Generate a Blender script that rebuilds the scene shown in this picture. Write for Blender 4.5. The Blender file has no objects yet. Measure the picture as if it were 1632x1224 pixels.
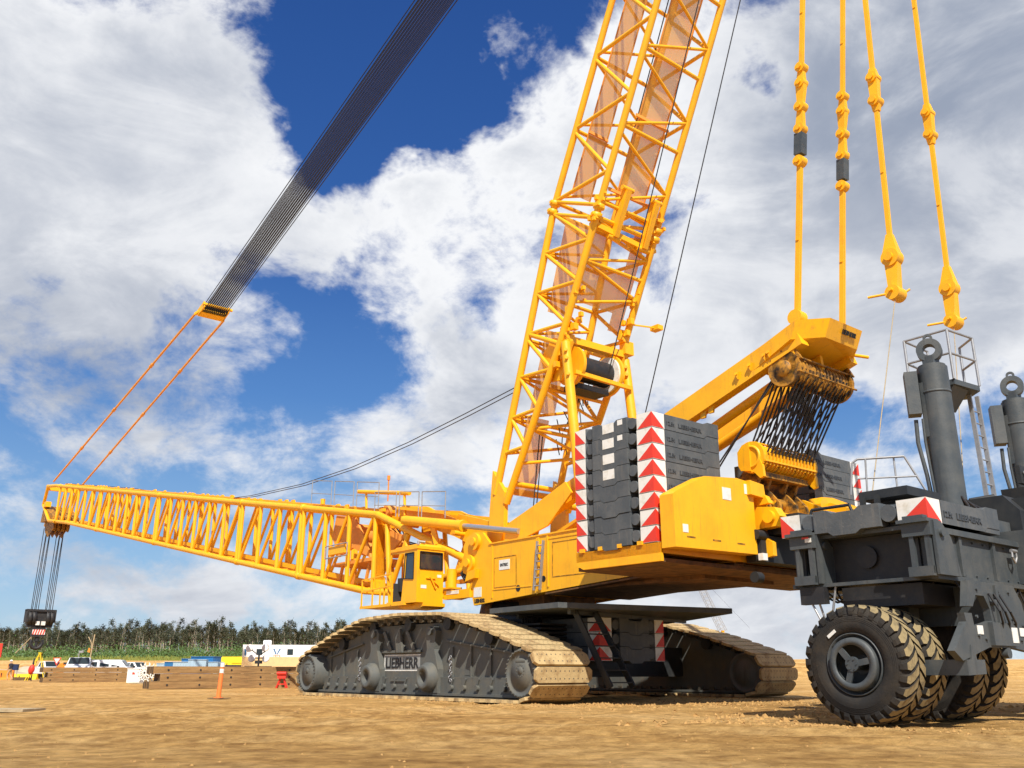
import bpy, bmesh, math, random
from mathutils import Vector, Matrix, noise
random.seed(7)
SC = bpy.context.scene
COL = SC.collection
PI = math.pi
R = math.radians
# ------------------------------------------------------------------ frames
AZ = R(-39.5)
CR = Vector((0.48, 34.11, 0))                 # slewing centre of the crane on the ground
ROTZ = math.atan2(math.cos(AZ), math.sin(AZ))  # local X = towards the boom, local -Y = crane's right side
def S(s, t, z): return Vector((s, -t, z))      # s along the boom, t to the right, z up
def V(*a): return Vector(a)
OFF = {}
# ------------------------------------------------------------------ materials
def nodes(name):
    m = bpy.data.materials.new(name); m.use_nodes = True
    nt = m.node_tree
    return m, nt, nt.nodes['Principled BSDF'], nt.nodes.new, nt.links.new
def setc(b, c, rough=.5, metal=0, spec=None):
    b.inputs['Base Color'].default_value = (*c, 1); b.inputs['Roughness'].default_value = rough; b.inputs['Metallic'].default_value = metal
    if spec is not None: b.inputs['Specular IOR Level'].default_value = spec
def paint(name, c, c2=None, rough=.4, scale=3., lo=.45, hi=.75, bump=.0, metal=0, bscale=20, spec=None, detail=8, stretch=None, runs=None, vary=False):
    m, nt, b, N, L = nodes(name)
    setc(b, c, rough, metal, spec)
    tc = N('ShaderNodeTexCoord'); src = tc.outputs['Object']
    if vary:
        oi = N('ShaderNodeObjectInfo'); mu = N('ShaderNodeVectorMath'); mu.operation = 'SCALE'; mu.inputs['Scale'].default_value = 1.; av = N('ShaderNodeVectorMath'); av.operation = 'ADD'
        cx = N('ShaderNodeCombineXYZ'); m9 = N('ShaderNodeMath'); m9.operation = 'MULTIPLY'; m9.inputs[1].default_value = 40.; L(oi.outputs['Random'], m9.inputs[0]); L(m9.outputs[0], cx.inputs[0]); L(m9.outputs[0], cx.inputs[1]); L(src, av.inputs[0]); L(cx.outputs[0], av.inputs[1]); src = av.outputs[0]
    if stretch:
        mp = N('ShaderNodeMapping'); mp.inputs['Scale'].default_value = stretch; L(src, mp.inputs['Vector']); src = mp.outputs['Vector']
    if c2:
        n = N('ShaderNodeTexNoise'); n.inputs['Scale'].default_value = scale; n.inputs['Detail'].default_value = detail; n.inputs['Roughness'].default_value = .65
        L(src, n.inputs['Vector'])
        r = N('ShaderNodeValToRGB'); r.color_ramp.elements[0].position = lo; r.color_ramp.elements[1].position = hi
        r.color_ramp.elements[0].color = (*c, 1); r.color_ramp.elements[1].color = (*c2, 1)
        L(n.outputs['Fac'], r.inputs['Fac']); L(r.outputs['Color'], b.inputs['Base Color'])
        mr = N('ShaderNodeMapRange'); mr.inputs['To Min'].default_value = rough; mr.inputs['To Max'].default_value = min(1, rough + .25)
        L(n.outputs['Fac'], mr.inputs['Value']); L(mr.outputs['Result'], b.inputs['Roughness'])
        if runs:                                # thin vertical dirt runs and small chips
            m1 = N('ShaderNodeMapping'); m1.inputs['Scale'].default_value = (7, 7, .55); L(src, m1.inputs['Vector'])
            n1 = N('ShaderNodeTexNoise'); n1.inputs['Scale'].default_value = 1.4; n1.inputs['Detail'].default_value = 6; n1.inputs['Roughness'].default_value = .7; L(m1.outputs[0], n1.inputs['Vector'])
            n3 = N('ShaderNodeTexNoise'); n3.inputs['Scale'].default_value = 22; n3.inputs['Detail'].default_value = 4; L(src, n3.inputs['Vector'])
            r1 = N('ShaderNodeMapRange'); r1.inputs['From Min'].default_value = .56; r1.inputs['From Max'].default_value = .74; r1.inputs['To Max'].default_value = .62; L(n1.outputs['Fac'], r1.inputs['Value'])
            r4 = N('ShaderNodeMapRange'); r4.inputs['From Min'].default_value = .68; r4.inputs['From Max'].default_value = .72; r4.inputs['To Max'].default_value = .55; L(n3.outputs['Fac'], r4.inputs['Value'])
            mxm = N('ShaderNodeMath'); mxm.operation = 'MAXIMUM'; L(r1.outputs[0], mxm.inputs[0]); L(r4.outputs[0], mxm.inputs[1])
            mc = N('ShaderNodeMix'); mc.data_type = 'RGBA'; L(mxm.outputs[0], mc.inputs[0]); L(r.outputs['Color'], mc.inputs[6]); mc.inputs[7].default_value = (*runs, 1); L(mc.outputs[2], b.inputs['Base Color'])
    if bump:
        n2 = N('ShaderNodeTexNoise'); n2.inputs['Scale'].default_value = bscale; n2.inputs['Detail'].default_value = 6
        L(src, n2.inputs['Vector'])
        bp = N('ShaderNodeBump'); bp.inputs['Strength'].default_value = bump; bp.inputs['Distance'].default_value = .02
        L(n2.outputs['Fac'], bp.inputs['Height']); L(bp.outputs['Normal'], b.inputs['Normal'])
    return m
M = {}
M['yellow'] = paint('yellow_paint', (.95, .46, .004), (.82, .36, .008), .36, 1.3, .45, .8, .08, bscale=8, runs=(.42, .20, .03))
M['orange'] = paint('orange_primer', (.80, .33, .05), (.6, .24, .05), .5, 2.)
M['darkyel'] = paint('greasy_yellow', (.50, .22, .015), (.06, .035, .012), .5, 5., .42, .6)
M['shade_brown'] = paint('underside_shade_brown', (.20, .085, .02), (.05, .028, .012), .7, 3., .4, .7)  # dark brown with the shade of the undersides put into the colour
M['grey'] = paint('grey_paint', (.052, .062, .068), (.10, .102, .096), .42, 2.2, .4, .75, .15, bscale=25, runs=(.028, .026, .022))
M['dgrey'] = paint('dark_grey_steel', (.016, .018, .02), (.034, .034, .032), .5, 2.5)
M['slab'] = paint('grey_slab', (.068, .078, .086), (.125, .13, .13), .55, 1.8, .4, .75, .25, bscale=18, runs=(.20, .18, .15), vary=True)
M['crawlgrey'] = paint('dusty_grey_frame', (.095, .10, .093), (.17, .145, .10), .6, 1.6, .45, .85, .2, bscale=20, runs=(.05, .045, .035))
M['pad'] = paint('muddy_track_steel', (.50, .36, .17), (.24, .14, .055), .85, 2.4, .48, .68, .6, bscale=30, vary=True, runs=(.10, .075, .05))
M['padside'] = paint('track_steel', (.07, .065, .055), (.22, .17, .1), .75, 5., .45, .75)
M['black'] = paint('black_rubber', (.014, .013, .012), (.045, .035, .025), .7, 4., .45, .8, .3, bscale=30)
M['lug'] = paint('dusty_tread', (.27, .205, .10), (.07, .055, .035), .9, 6., .5, .75, .4, bscale=40)
M['sidewall'] = paint('dusty_sidewall', (.014, .013, .012), (.05, .038, .025), .75, 2.2, .42, .75, .3, bscale=30)
M['blackmetal'] = paint('black_steel', (.015, .015, .017), (.04, .035, .03), .45, 4.)
M['rope'] = paint('wire_rope', (.025, .024, .026), None, .55)
M['white'] = paint('white_paint', (.78, .77, .72), (.58, .53, .42), .45, 4., .5, .75, vary=True)
M['red'] = paint('red_paint', (.72, .04, .02), (.50, .05, .03), .45, 5., .5, .75, vary=True)
M['steel'] = paint('galvanised_steel', (.42, .42, .42), (.3, .3, .3), .38, 5., metal=.6)
M['chrome'] = paint('polished_rod', (.42, .42, .44), None, .3, metal=.6)
M['glass'] = paint('dark_glass', (.03, .035, .04), None, .04, spec=.9)
M['interior'] = paint('cab_interior', (.03, .03, .032), None, .7)
M['plategrey'] = paint('pale_grey_panel', (.30, .31, .30), (.22, .22, .2), .6, 3.)
M['text'] = paint('black_lettering', (.012, .012, .014), None, .5)
M['embossed'] = paint('embossed_lettering', (.05, .055, .06), None, .5)
M['wood'] = paint('weathered_timber', (.34, .205, .08), (.17, .095, .038), .85, 6., .4, .7, .6, bscale=40, stretch=(.12, .12, 1.))
M['endwood'] = paint('timber_end', (.10, .06, .03), (.2, .12, .05), .9, 6., bump=.5)
M['ltwood'] = paint('pale_timber', (.42, .33, .2), (.3, .22, .12), .9, 6., bump=.3)
M['orangep'] = paint('orange_plastic', (.95, .22, .045), (.8, .2, .06), .5, 6.)
M['car'] = paint('white_car_paint', (.75, .76, .78), None, .2)
M['carglass'] = paint('car_glass', (.02, .03, .035), None, .05)
M['trailer'] = paint('dusty_white_panel', (.82, .82, .80), None, .35)
M['dustpanel'] = paint('tan_dusty_panel', (.72, .50, .24), (.6, .42, .22), .6, 2.)
M['blue'] = paint('blue_container_paint', (.02, .15, .36), (.02, .1, .25), .45, 1.)
M['ltblue'] = paint('pale_blue_panel', (.38, .5, .58), (.3, .4, .45), .45, 1.)
M['navy'] = paint('navy_panel', (.015, .03, .09), None, .45)
M['tan'] = paint('tan_tarp', (.72, .50, .24), (.55, .36, .17), .8, 1.5, bump=.3)
M['yel2'] = paint('bright_yellow', (.85, .62, .02), None, .5)
M['hivis'] = paint('orange_machine', (.85, .25, .02), (.6, .2, .04), .5, 2.)
M['bark'] = paint('pale_bark', (.46, .40, .30), (.26, .21, .15), .9, 5., .4, .7)
M['skin'] = paint('skin', (.5, .28, .18), None, .6)
M['cloth_tan'] = paint('tan_cloth', (.5, .34, .18), None, .9)
M['cloth_dark'] = paint('dark_cloth', (.03, .03, .04), None, .9)
def leafmat(name, a, b_, sc=.35):
    m, nt, b, N, L = nodes(name); setc(b, a, .7)
    tc = N('ShaderNodeTexCoord'); n = N('ShaderNodeTexNoise'); n.inputs['Scale'].default_value = sc; n.inputs['Detail'].default_value = 5
    L(tc.outputs['Object'], n.inputs['Vector'])
    oi = N('ShaderNodeObjectInfo'); ad = N('ShaderNodeMath'); ad.operation = 'ADD'
    mu = N('ShaderNodeMath'); mu.operation = 'MULTIPLY_ADD'; mu.inputs[1].default_value = .3; mu.inputs[2].default_value = -.15
    L(oi.outputs['Random'], mu.inputs[0]); L(n.outputs['Fac'], ad.inputs[0]); L(mu.outputs[0], ad.inputs[1])
    r = N('ShaderNodeValToRGB'); r.color_ramp.elements[0].position = .35; r.color_ramp.elements[1].position = .65
    r.color_ramp.elements[0].color = (*a, 1); r.color_ramp.elements[1].color = (*b_, 1)
    L(ad.outputs[0], r.inputs['Fac']); L(r.outputs['Color'], b.inputs['Base Color'])
    return m
M['leaf'] = leafmat('poplar_leaves', (.03, .038, .017), (.075, .08, .035))
M['bush'] = leafmat('willow_leaves', (.035, .075, .016), (.085, .15, .03), .25)
M['grass'] = leafmat('yellow_green_grass', (.13, .19, .03), (.24, .25, .05), .2)
def mesh_screen():
    m, nt, b, N, L = nodes('perforated_catwalk'); setc(b, (.85, .46, .08), .5)
    tc = N('ShaderNodeTexCoord')
    v = N('ShaderNodeTexVoronoi'); v.inputs['Scale'].default_value = 34.; v.inputs['Randomness'].default_value = .1
    L(tc.outputs['Object'], v.inputs['Vector'])
    g = N('ShaderNodeMath'); g.operation = 'LESS_THAN'; g.inputs[1].default_value = .37
    L(v.outputs['Distance'], g.inputs[0])
    tr = N('ShaderNodeBsdfTransparent'); mx = N('ShaderNodeMixShader')
    mx.inputs[0].default_value = .40; L(b.outputs[0], mx.inputs[1]); L(tr.outputs[0], mx.inputs[2])
    L(mx.outputs[0], nt.nodes['Material Output'].inputs['Surface'])
    return m
M['screen'] = mesh_screen()
# ------------------------------------------------------------------ mesh builder
class MB:
    def __init__(s): s.v = []; s.f = []; s.m = []; s.sm = []; s.mats = []; s.cur = 0
    def use(s, name):
        if name not in s.mats: s.mats.append(name)
        s.cur = s.mats.index(name); return s
    def add(s, vs, fs, smooth=False):
        o = len(s.v); s.v += [Vector(v) for v in vs]
        for f in fs: s.f.append([i + o for i in f]); s.m.append(s.cur); s.sm.append(smooth)
        return s
    def box(s, a, b):
        x0, x1 = sorted((a[0], b[0])); y0, y1 = sorted((a[1], b[1])); z0, z1 = sorted((a[2], b[2]))
        vs = [(x0,y0,z0),(x1,y0,z0),(x1,y1,z0),(x0,y1,z0),(x0,y0,z1),(x1,y0,z1),(x1,y1,z1),(x0,y1,z1)]
        return s.add(vs, [(0,3,2,1),(4,5,6,7),(0,1,5,4),(1,2,6,5),(2,3,7,6),(3,0,4,7)])
    def sb(s, s0, s1, t0, t1, z0, z1): return s.box(S(s0, t0, z0), S(s1, t1, z1))
    def beam(s, p0, p1, w, h, up=(0, 0, 1), w1=None, h1=None):
        p0 = Vector(p0); p1 = Vector(p1); d = (p1 - p0).normalized(); up = Vector(up)
        a = d.cross(up)
        if a.length < 1e-4: a = d.cross(Vector((1, 0, 0)))
        a.normalize(); b = a.cross(d).normalized(); w1 = w if w1 is None else w1; h1 = h if h1 is None else h1
        vs = [p0 + a*i*w/2 + b*j*h/2 for i, j in ((-1,-1),(1,-1),(1,1),(-1,1))] + [p1 + a*i*w1/2 + b*j*h1/2 for i, j in ((-1,-1),(1,-1),(1,1),(-1,1))]
        return s.add(vs, [(0,1,2,3),(7,6,5,4),(0,4,5,1),(1,5,6,2),(2,6,7,3),(3,7,4,0)])
    def tube(s, p0, p1, r, n=8, r1=None, caps=True, smooth=True):
        p0 = Vector(p0); p1 = Vector(p1); d = (p1 - p0)
        if d.length < 1e-6: return s
        d.normalize(); r1 = r if r1 is None else r1
        a = d.orthogonal().normalized(); b = d.cross(a)
        vs = [p0 + (a*math.cos(2*PI*i/n) + b*math.sin(2*PI*i/n))*r for i in range(n)] + [p1 + (a*math.cos(2*PI*i/n) + b*math.sin(2*PI*i/n))*r1 for i in range(n)]
        s.add(vs, [(i, (i+1) % n, n+(i+1) % n, n+i) for i in range(n)], smooth)
        if caps: s.add(vs, [tuple(range(n-1, -1, -1)), tuple(range(n, 2*n))])
        return s
    def path(s, pts, r, n=6):
        for i in range(len(pts)-1): s.tube(pts[i], pts[i+1], r, n, caps=(i == 0 or i == len(pts)-2))
        return s
    def prism(s, pts, d):                       # closed 3D polygon extruded by vector d
        n = len(pts); pts = [Vector(p) for p in pts]; d = Vector(d); vs = pts + [p + d for p in pts]
        return s.add(vs, [tuple(range(n-1, -1, -1)), tuple(range(n, 2*n))] + [(i, (i+1) % n, n+(i+1) % n, n+i) for i in range(n)])
    def plate(s, pts, t0, t1):                  # (s,z) outline between two t planes
        return s.prism([S(a, t0, b) for a, b in pts], S(0, t1-t0, 0))
    def rplate(s, pts, s0, s1):                 # (t,z) outline between two s planes
        return s.prism([S(s0, a, b) for a, b in pts], S(s1-s0, 0, 0))
    def ring(s, c, ax, prof, n=24, smooth=True):  # prof: (offset along axis, radius)
        c = Vector(c); ax = Vector(ax).normalized(); a = ax.orthogonal().normalized(); b = ax.cross(a); k = len(prof)
        vs = [c + ax*o + (a*math.cos(2*PI*i/n) + b*math.sin(2*PI*i/n))*r for i in range(n) for o, r in prof]
        fs = []
        for i in range(n):
            j = (i+1) % n
            for q in range(k-1): fs.append((i*k+q, j*k+q, j*k+q+1, i*k+q+1))
        return s.add(vs, fs, smooth)
    def disc(s, c, ax, r0, r1, n=24): return s.ring(c, ax, [(0, r0), (0, r1)], n, False)
    def text(s, body, p, right, up, h, depth=.01, bold=.02):
        cu = bpy.data.curves.new('lettering', 'FONT'); cu.body = body; cu.size = 1; cu.extrude = .02; cu.offset = bold; cu.resolution_u = 3
        ob = bpy.data.objects.new('lettering', cu); COL.objects.link(ob)
        bpy.context.view_layer.update()
        me = ob.evaluated_get(bpy.context.evaluated_depsgraph_get()).to_mesh()
        vs = [v.co.copy() for v in me.vertices]; fs = [tuple(q.vertices) for q in me.polygons]
        x0 = min(v.x for v in vs); x1 = max(v.x for v in vs); y0 = min(v.y for v in vs); y1 = max(v.y for v in vs); hh = y1 - y0
        ob.evaluated_get(bpy.context.evaluated_depsgraph_get()).to_mesh_clear(); bpy.data.objects.remove(ob); bpy.data.curves.remove(cu)
        right = Vector(right); up = Vector(up).normalized()
        L_ = right.length; right = right.normalized(); nrm = right.cross(up); p = Vector(p)
        s.add([p + right*((v.x-x0)/(x1-x0)*L_) + up*((v.y-y0)/hh*h) + nrm*(depth if v.z > 0 else -.004) for v in vs], fs)
        return s
    def build(s, name, mat, parent=None, loc=None):
        me = bpy.data.meshes.new(name)
        off = OFF.get(parent.name, Vector()) if parent else Vector()
        if loc is not None: off = Vector(loc)
        me.from_pydata([v - off for v in s.v], [], s.f)
        names = s.mats or [mat]
        for n in names: me.materials.append(M[n])
        for i, p in enumerate(me.polygons):
            p.material_index = s.m[i] if s.mats else 0; p.use_smooth = s.sm[i]
        bm = bmesh.new(); bm.from_mesh(me); bmesh.ops.recalc_face_normals(bm, faces=bm.faces); bm.to_mesh(me); bm.free()
        me.update()
        o = bpy.data.objects.new(name, me); COL.objects.link(o)
        if parent:
            o.parent = parent; OFF[o.name] = off
            if parent.type == 'MESH' and parent.parent and loc is None: pass
        elif loc is not None: o.location = loc
        return o
def tag(o, label=None, cat=None, group=None, kind=None):
    for k, v in (('label', label), ('category', cat), ('group', group), ('kind', kind)):
        if v: o[k] = v
    return o
def thing(name, label, cat, base=(0, 0, 0), group=None, frame=True, loc=None, rot=0):
    """base: point in crane coordinates (frame=True) or a world location with its own rotation"""
    o = bpy.data.objects.new(name, None); COL.objects.link(o); o.empty_display_size = .3
    if frame:
        b = Vector(base); m = Matrix.Rotation(ROTZ, 4, 'Z'); o.location = CR + m @ b; o.rotation_euler = (0, 0, ROTZ); OFF[o.name] = b
    else: o.location = loc; o.rotation_euler = (0, 0, rot); OFF[o.name] = Vector()
    return tag(o, label, cat, group)
def dup(root, loc=None, rotz=None, label=None, scale=None):
    r = root.copy(); COL.objects.link(r)
    if loc is not None: r.location = loc
    if rotz is not None: r.rotation_euler = (0, 0, rotz)
    if scale is not None: r.scale = scale
    if label: r['label'] = label
    for ch in list(root.children):
        c = ch.copy(); COL.objects.link(c); c.parent = r
        for g in list(ch.children):
            d = g.copy(); COL.objects.link(d); d.parent = c
    return r
def world(b): return CR + Matrix.Rotation(ROTZ, 4, 'Z') @ Vector(b)
def ring_pts(c, r, n, ax='t'):
    return [(c[0] + r*math.cos(2*PI*i/n), c[1] + r*math.sin(2*PI*i/n)) for i in range(n)]
T = S(0, 1, 0)
# ================================================================== CRANE
crane = thing('crawler_crane', 'huge yellow lattice boom crawler crane on grey tracks with tall derrick mast', 'crane')
# ---- crawlers
PROF = [(-6.15, .06), (6.15, .06)]
def track_profile():
    pts = [(-6.1, 0.0), (6.1, 0.0)]
    for k in range(1, 12):
        a = -90 + k*(150/12); pts.append((6.15 + .80*math.cos(R(a)), .80 + .80*math.sin(R(a))))
    pts += [(4.6, 2.05), (2.4, 2.58), (0, 2.66), (-2.4, 2.58), (-4.6, 2.05)]
    for k in range(1, 12):
        a = 120 + k*(150/12); pts.append((-6.15 + .80*math.cos(R(a)), .80 + .80*math.sin(R(a))))
    return pts
def resample(pts, step):
    pts = pts + [pts[0]]; seg = [math.dist(pts[i], pts[i+1]) for i in range(len(pts)-1)]; tot = sum(seg); n = round(tot/step); out = []
    for k in range(n):
        d = k*tot/n; i = 0
        while d > seg[i]: d -= seg[i]; i += 1
        f = d/seg[i]; a, b = pts[i], pts[i+1]
        out.append((a[0]+(b[0]-a[0])*f, a[1]+(b[1]-a[1])*f))
    return out
PADW = 2.07
def pad_mb():
    m = MB(); m.use('pad')
    w = PADW/2; L_ = .205; c = .09
    out = [(-w, -L_+c), (-w+c*1.3, -L_), (w-c*1.3, -L_), (w, -L_+c), (w, L_-c), (w-c*1.3, L_), (-w+c*1.3, L_), (-w, L_-c)]
    vs = [(x, y, 0) for y, x in out] + [(x, y, -.09) for y, x in out]; n = 8
    m.add(vs, [tuple(range(n))]); m.use('padside'); m.add(vs, [tuple(range(2*n-1, n-1, -1))])
    m.use('pad'); m.add(vs, [(i, (i+1) % n, n+(i+1) % n, n+i) for i in range(n)])
    m.use('padside')
    for sgn in (-1, 1):                        # bolt holes
        for k in range(11):
            y = -w+.2+k*(2*w-.4)/10; m.ring((sgn*.1, y, .003), (0, 0, 1), [(0, .022), (0, .001)], 6, False)
    for y in (-.42, -.25, -.08, .09, .26, .43): m.box((-.27, y-.045, -.2), (.27, y+.045, -.085))   # chain links
    m.box((-.1, -.5, -.3), (.1, .5, -.19))
    return m
def crawler(tc, sign, label):
    # tc: centre of the crawler across, sign -1: outer side faces camera
    fo = tc + sign*.42                           # outer wall of the frame
    side = MB()
    pr = [(-6.0, .22), (6.0, .22), (6.2, .8), (5.6, 1.42), (4.4, 1.8), (2.4, 2.3), (-2.4, 2.3), (-4.4, 1.8), (-5.6, 1.4), (-6.2, .8)]
    side.plate(pr, tc-.42+(.0), tc+.42)
    f = fo
    def P(s0, z0, o=0): return S(s0, f+sign*o, z0)
    side.sb(-6.2, 6.2, tc-.62, tc+.62, .13, .2)                       # foot flange
    side.plate([(-5.6, .2), (5.6, .2), (5.6, .62), (-5.6, .62)], f, f+sign*.1)
    for i in range(12):                                               # ribs
        x = -5.2 + i*.95
        if abs(x-2.) < .5 or abs(x+1.4) < .5 or -.9 < x < 1.6: continue
        side.beam(P(x, .6, .03), P(x, 1.55, .03), .05, .07, up=(0, 1, 0))
    side.beam(P(-5.6, .64, .05), P(5.6, .64, .05), .1, .05)
    side.beam(P(-5.4, 1.32, .04), P(-2.0, 1.75, .04), .08, .05); side.beam(P(5.4, 1.32, .04), P(3.0, 1.75, .04), .08, .05)
    side.sb(-.62, 1.72, f, f+sign*.08, 1.42, 1.5)
    side.sb(.2, 1.0, f, f+sign*.14, .52, .57)
    for x in (1.99, -1.4):                                            # uprights with ear
        side.plate([(x-.42, .2), (x+.42, .2), (x+.42, .9), (x+.2, 1.5), (x+.28, 2.05), (x+.14, 2.2), (x-.14, 2.2), (x-.28, 2.05), (x-.2, 1.5), (x-.42, .9)], f, f+sign*.22)
        side.tube(P(x, 2.05, .18), P(x, 2.05, .3), .13, 14)
        side.ring(P(x, .66, .2), P(0, 0, 1)-P(0, 0, 0), [(0, .44), (.16, .44), (.2, .38), (.3, .36), (.32, .33), (.32, .2), (.1, .19), (.1, 0.001)], 26, True)
    for x in (-.25, .35, 1.15):
        side.beam(P(x, 1.5, .05), P(x+.35, 2.1, .12), .08, .12)
    side.plate([(.3, 1.42), (.62, 1.42), (.75, 2.15), (.45, 2.2)], f+sign*.12, f+sign*.2)
    side.sb(-3.35, -2.95, f, f+sign*.012, .72, .95)
    root = side.build('crawler', 'crawlgrey', crane); root['label'] = label
    # lettering panel
    if sign < 0:
        tm = MB(); tm.use('white'); a, b = 1.62, -.55
        tm.sb(a, b, f-.012, f, .84, .87); tm.sb(a, b, f-.012, f, 1.33, 1.36); tm.sb(a, a-.03, f-.012, f, .87, 1.33)
        tm.use('plategrey'); tm.sb(1.59, -.52, f-.006, f, .87, 1.33); tm.use('text'); tm.text('LIEBHERR', S(1.5, f-.012, .93), S(-1.95, 0, 0), (0, 0, 1), .34, .012, .018)
        tm.build('lettering', 'text', root)
    else: pass
    for i in range(17):
        x = -5.0 + i*.64
        if abs(x-2.) < .42 or abs(x+1.4) < .42: continue
        bm_ = MB(); bm_.tube(P(x, .36, .06), P(x, .36, .2), .085, 10); bm_.beam(P(x+.03, .40, .12), P(x-.08, .62, .12), .05, .05); bm_.build('track_roller', 'crawlgrey', root)
    for x in (3.05, -2.35):                                            # hanging chains
        bm_ = MB()
        for k in range(9): bm_.ring(P(x+.03*math.sin(k*2.1), 1.25-k*.085, .12), (1 if k % 2 else 0, 0 if k % 2 else 1, 0), [(-.015, .045), (0, .06), (.015, .045), (0, .03), (-.015, .045)], 8)
        bm_.build('chain', 'steel', root)
    for x, lab in ((6.15, 'idler_drum'), (-6.15, 'sprocket_drum')):
        d = MB(); r = .66
        d.ring(S(x, tc, .78), T, [(-.94, 0.001), (-.94, .40), (-.90, .41), (-.90, .56), (-.95, .57), (-.95, .62), (-.9, r), (.9, r), (.95, .62), (.95, 0.001)], 36)
        for k in range(30):
            a = 2*PI*k/30; d.use('padside') if False else None
            d.tube(S(x+.595*math.cos(a), tc+sign*.94, .78+.595*math.sin(a)), S(x+.595*math.cos(a), tc+sign*.985, .78+.595*math.sin(a)), .022, 6)
        for k in range(12):
            a = 2*PI*k/12; d.tube(S(x+.16*math.cos(a), tc+sign*.93, .85+.16*math.sin(a)), S(x+.16*math.cos(a), tc+sign*.95, .85+.16*math.sin(a)), .018, 6)
        d.ring(S(x, tc, .85), T, [(sign*.935, .1), (sign*.96, .09), (sign*.96, .001)], 16)
        d.sb(x-.2, x+.2, tc+sign*.93, tc+sign*.95, 1.08, 1.12)
        d.build(lab, 'crawlgrey', root)
    for x, z in ((4.3, 1.72), (2.2, 2.2), (0, 2.24), (-2.2, 2.2), (-4.3, 1.72)):
        top = MB(); top.tube(S(x, tc-.6, z+.05), S(x, tc+.6, z+.05), .2, 14); top.build('carrier_roller', 'dgrey', root)
    # pads
    path = resample(track_profile(), .5); pm = None; n = len(path)
    allm = MB()
    for k in range(n):
        a, b = path[k], path[(k+1) % n]; cx, cz = (a[0]+b[0])/2, (a[1]+b[1])/2; ang = math.atan2(b[1]-a[1], b[0]-a[0])
        jit = random.uniform(-.01, .01)
        # travel runs counter-clockwise seen from t-: outward normal = rotate direction by -90
        Mx = Matrix.Translation(S(cx, tc+jit, cz+.09 if False else cz)) @ Matrix.Rotation(-ang, 4, 'Y') @ Matrix.Rotation(PI, 4, 'X')
        if sign < 0:
            if pm is None:
                pm = pad_mb().build('track_pad', 'pad', None); o = pm; COL.objects.unlink(pm); COL.objects.link(pm)
            else: o = pm.copy(); COL.objects.link(o)
            o.parent = root; o.matrix_local = Mx
        else:
            q = pad_mb(); allm.mats = list(q.mats); o_ = len(allm.v)
            allm.v += [Mx @ v for v in q.v]; allm.f += [[i+o_ for i in f_] for f_ in q.f]; allm.m += q.m; allm.sm += q.sm
    if sign > 0: allm.build('track_chain', 'pad', root)
    return root
crawler(-4.46, -1, 'grey dusty crawler nearest the camera with lettering between two round sockets')
crawler(5.4, 1, 'crawler on the far side, dark in the shade of the crane')
# ---- carbody
cb = MB()
cb.sb(-3.4, 3.4, -2.0, 2.0, .9, 1.9)
for s_ in (-2.6, 2.6): cb.beam(S(s_, -4.1, 1.15), S(s_, 5.5, 1.15), .9, 1.0)
cb.tube(S(0, 0, 1.8), S(0, 0, 2.4), 1.9, 36)
for s_ in (-1, 1):
    for t_ in (-1, 1): cb.plate([(s_*2.2, 1.5), (s_*3.6, 1.2), (s_*3.0, 2.0), (s_*2.2, 2.3)], t_*1.2-.06, t_*1.2+.06)
cb.build('carbody', 'dgrey', crane)
sr = MB(); sr.ring(S(0, 0, 2.4), (0, 0, 1), [(0, 1.7), (.0, 1.85), (.3, 1.85), (.3, 1.7), (.75, 1.6), (.75, .1)], 48)
for k in range(60): a = 2*PI*k/60; sr.tube((1.78*math.cos(a), 1.78*math.sin(a), 2.68), (1.78*math.cos(a), 1.78*math.sin(a), 2.74), .03, 6)
sr.build('slewing_ring', 'dgrey', crane)
dk = MB(); dk.sb(-9.0, -2.9, -4.05, .15, 2.72, 2.78) if False else None
dk.prism([S(-3.0, -4.0, 2.55), S(-6.5, -4.3, 2.55), S(-9.0, 0.3, 2.44), S(-3.6, 3.6, 2.44), S(-2.2, 0, 2.5)], (0, 0, .15))
for a_, b_ in (((-3.4, -3.2), (-3.4, 1.6)), ((-6.2, -3.6), (-5.6, 2.2))):
    dk.beam(S(a_[0], a_[1], 2.48), S(b_[0], b_[1], 2.42), .12, .14)
dk.build('service_deck', 'grey', crane)
hz = MB()
for k in range(5):
    for q in range(3):
        c_ = [S(-3.4-.12*k, -3.0+.16*q, 2.45), S(-3.3-.1*k, -2.8+.2*q, 1.7+.1*k), S(-2.6, -2.2+.1*q, 1.1+.15*k)]; hz.path(c_, .04, 6)
for k in range(7): hz.sb(-4.6, -3.7, -3.3, -2.2, 1.4+.13*k, 1.46+.13*k)
hz.build('hydraulic_hose', 'blackmetal', crane)
ld = MB()
for t0, t1 in ((-3.4, -3.1), (-2.6, -2.2)): ld.beam(S(-6.1, t0, 2.72), S(-7.3, t1, .4), .06, .2, up=(1, 0, 0))
for k in range(7): f = (k+.6)/7; ld.beam(S(-6.1-1.2*f, -3.4+.3*f, 2.72-2.32*f), S(-6.1-1.2*f, -2.6+.4*f, 2.72-2.32*f), .2, .03)
ld.build('carbody_ladder', 'dgrey', crane)
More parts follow.
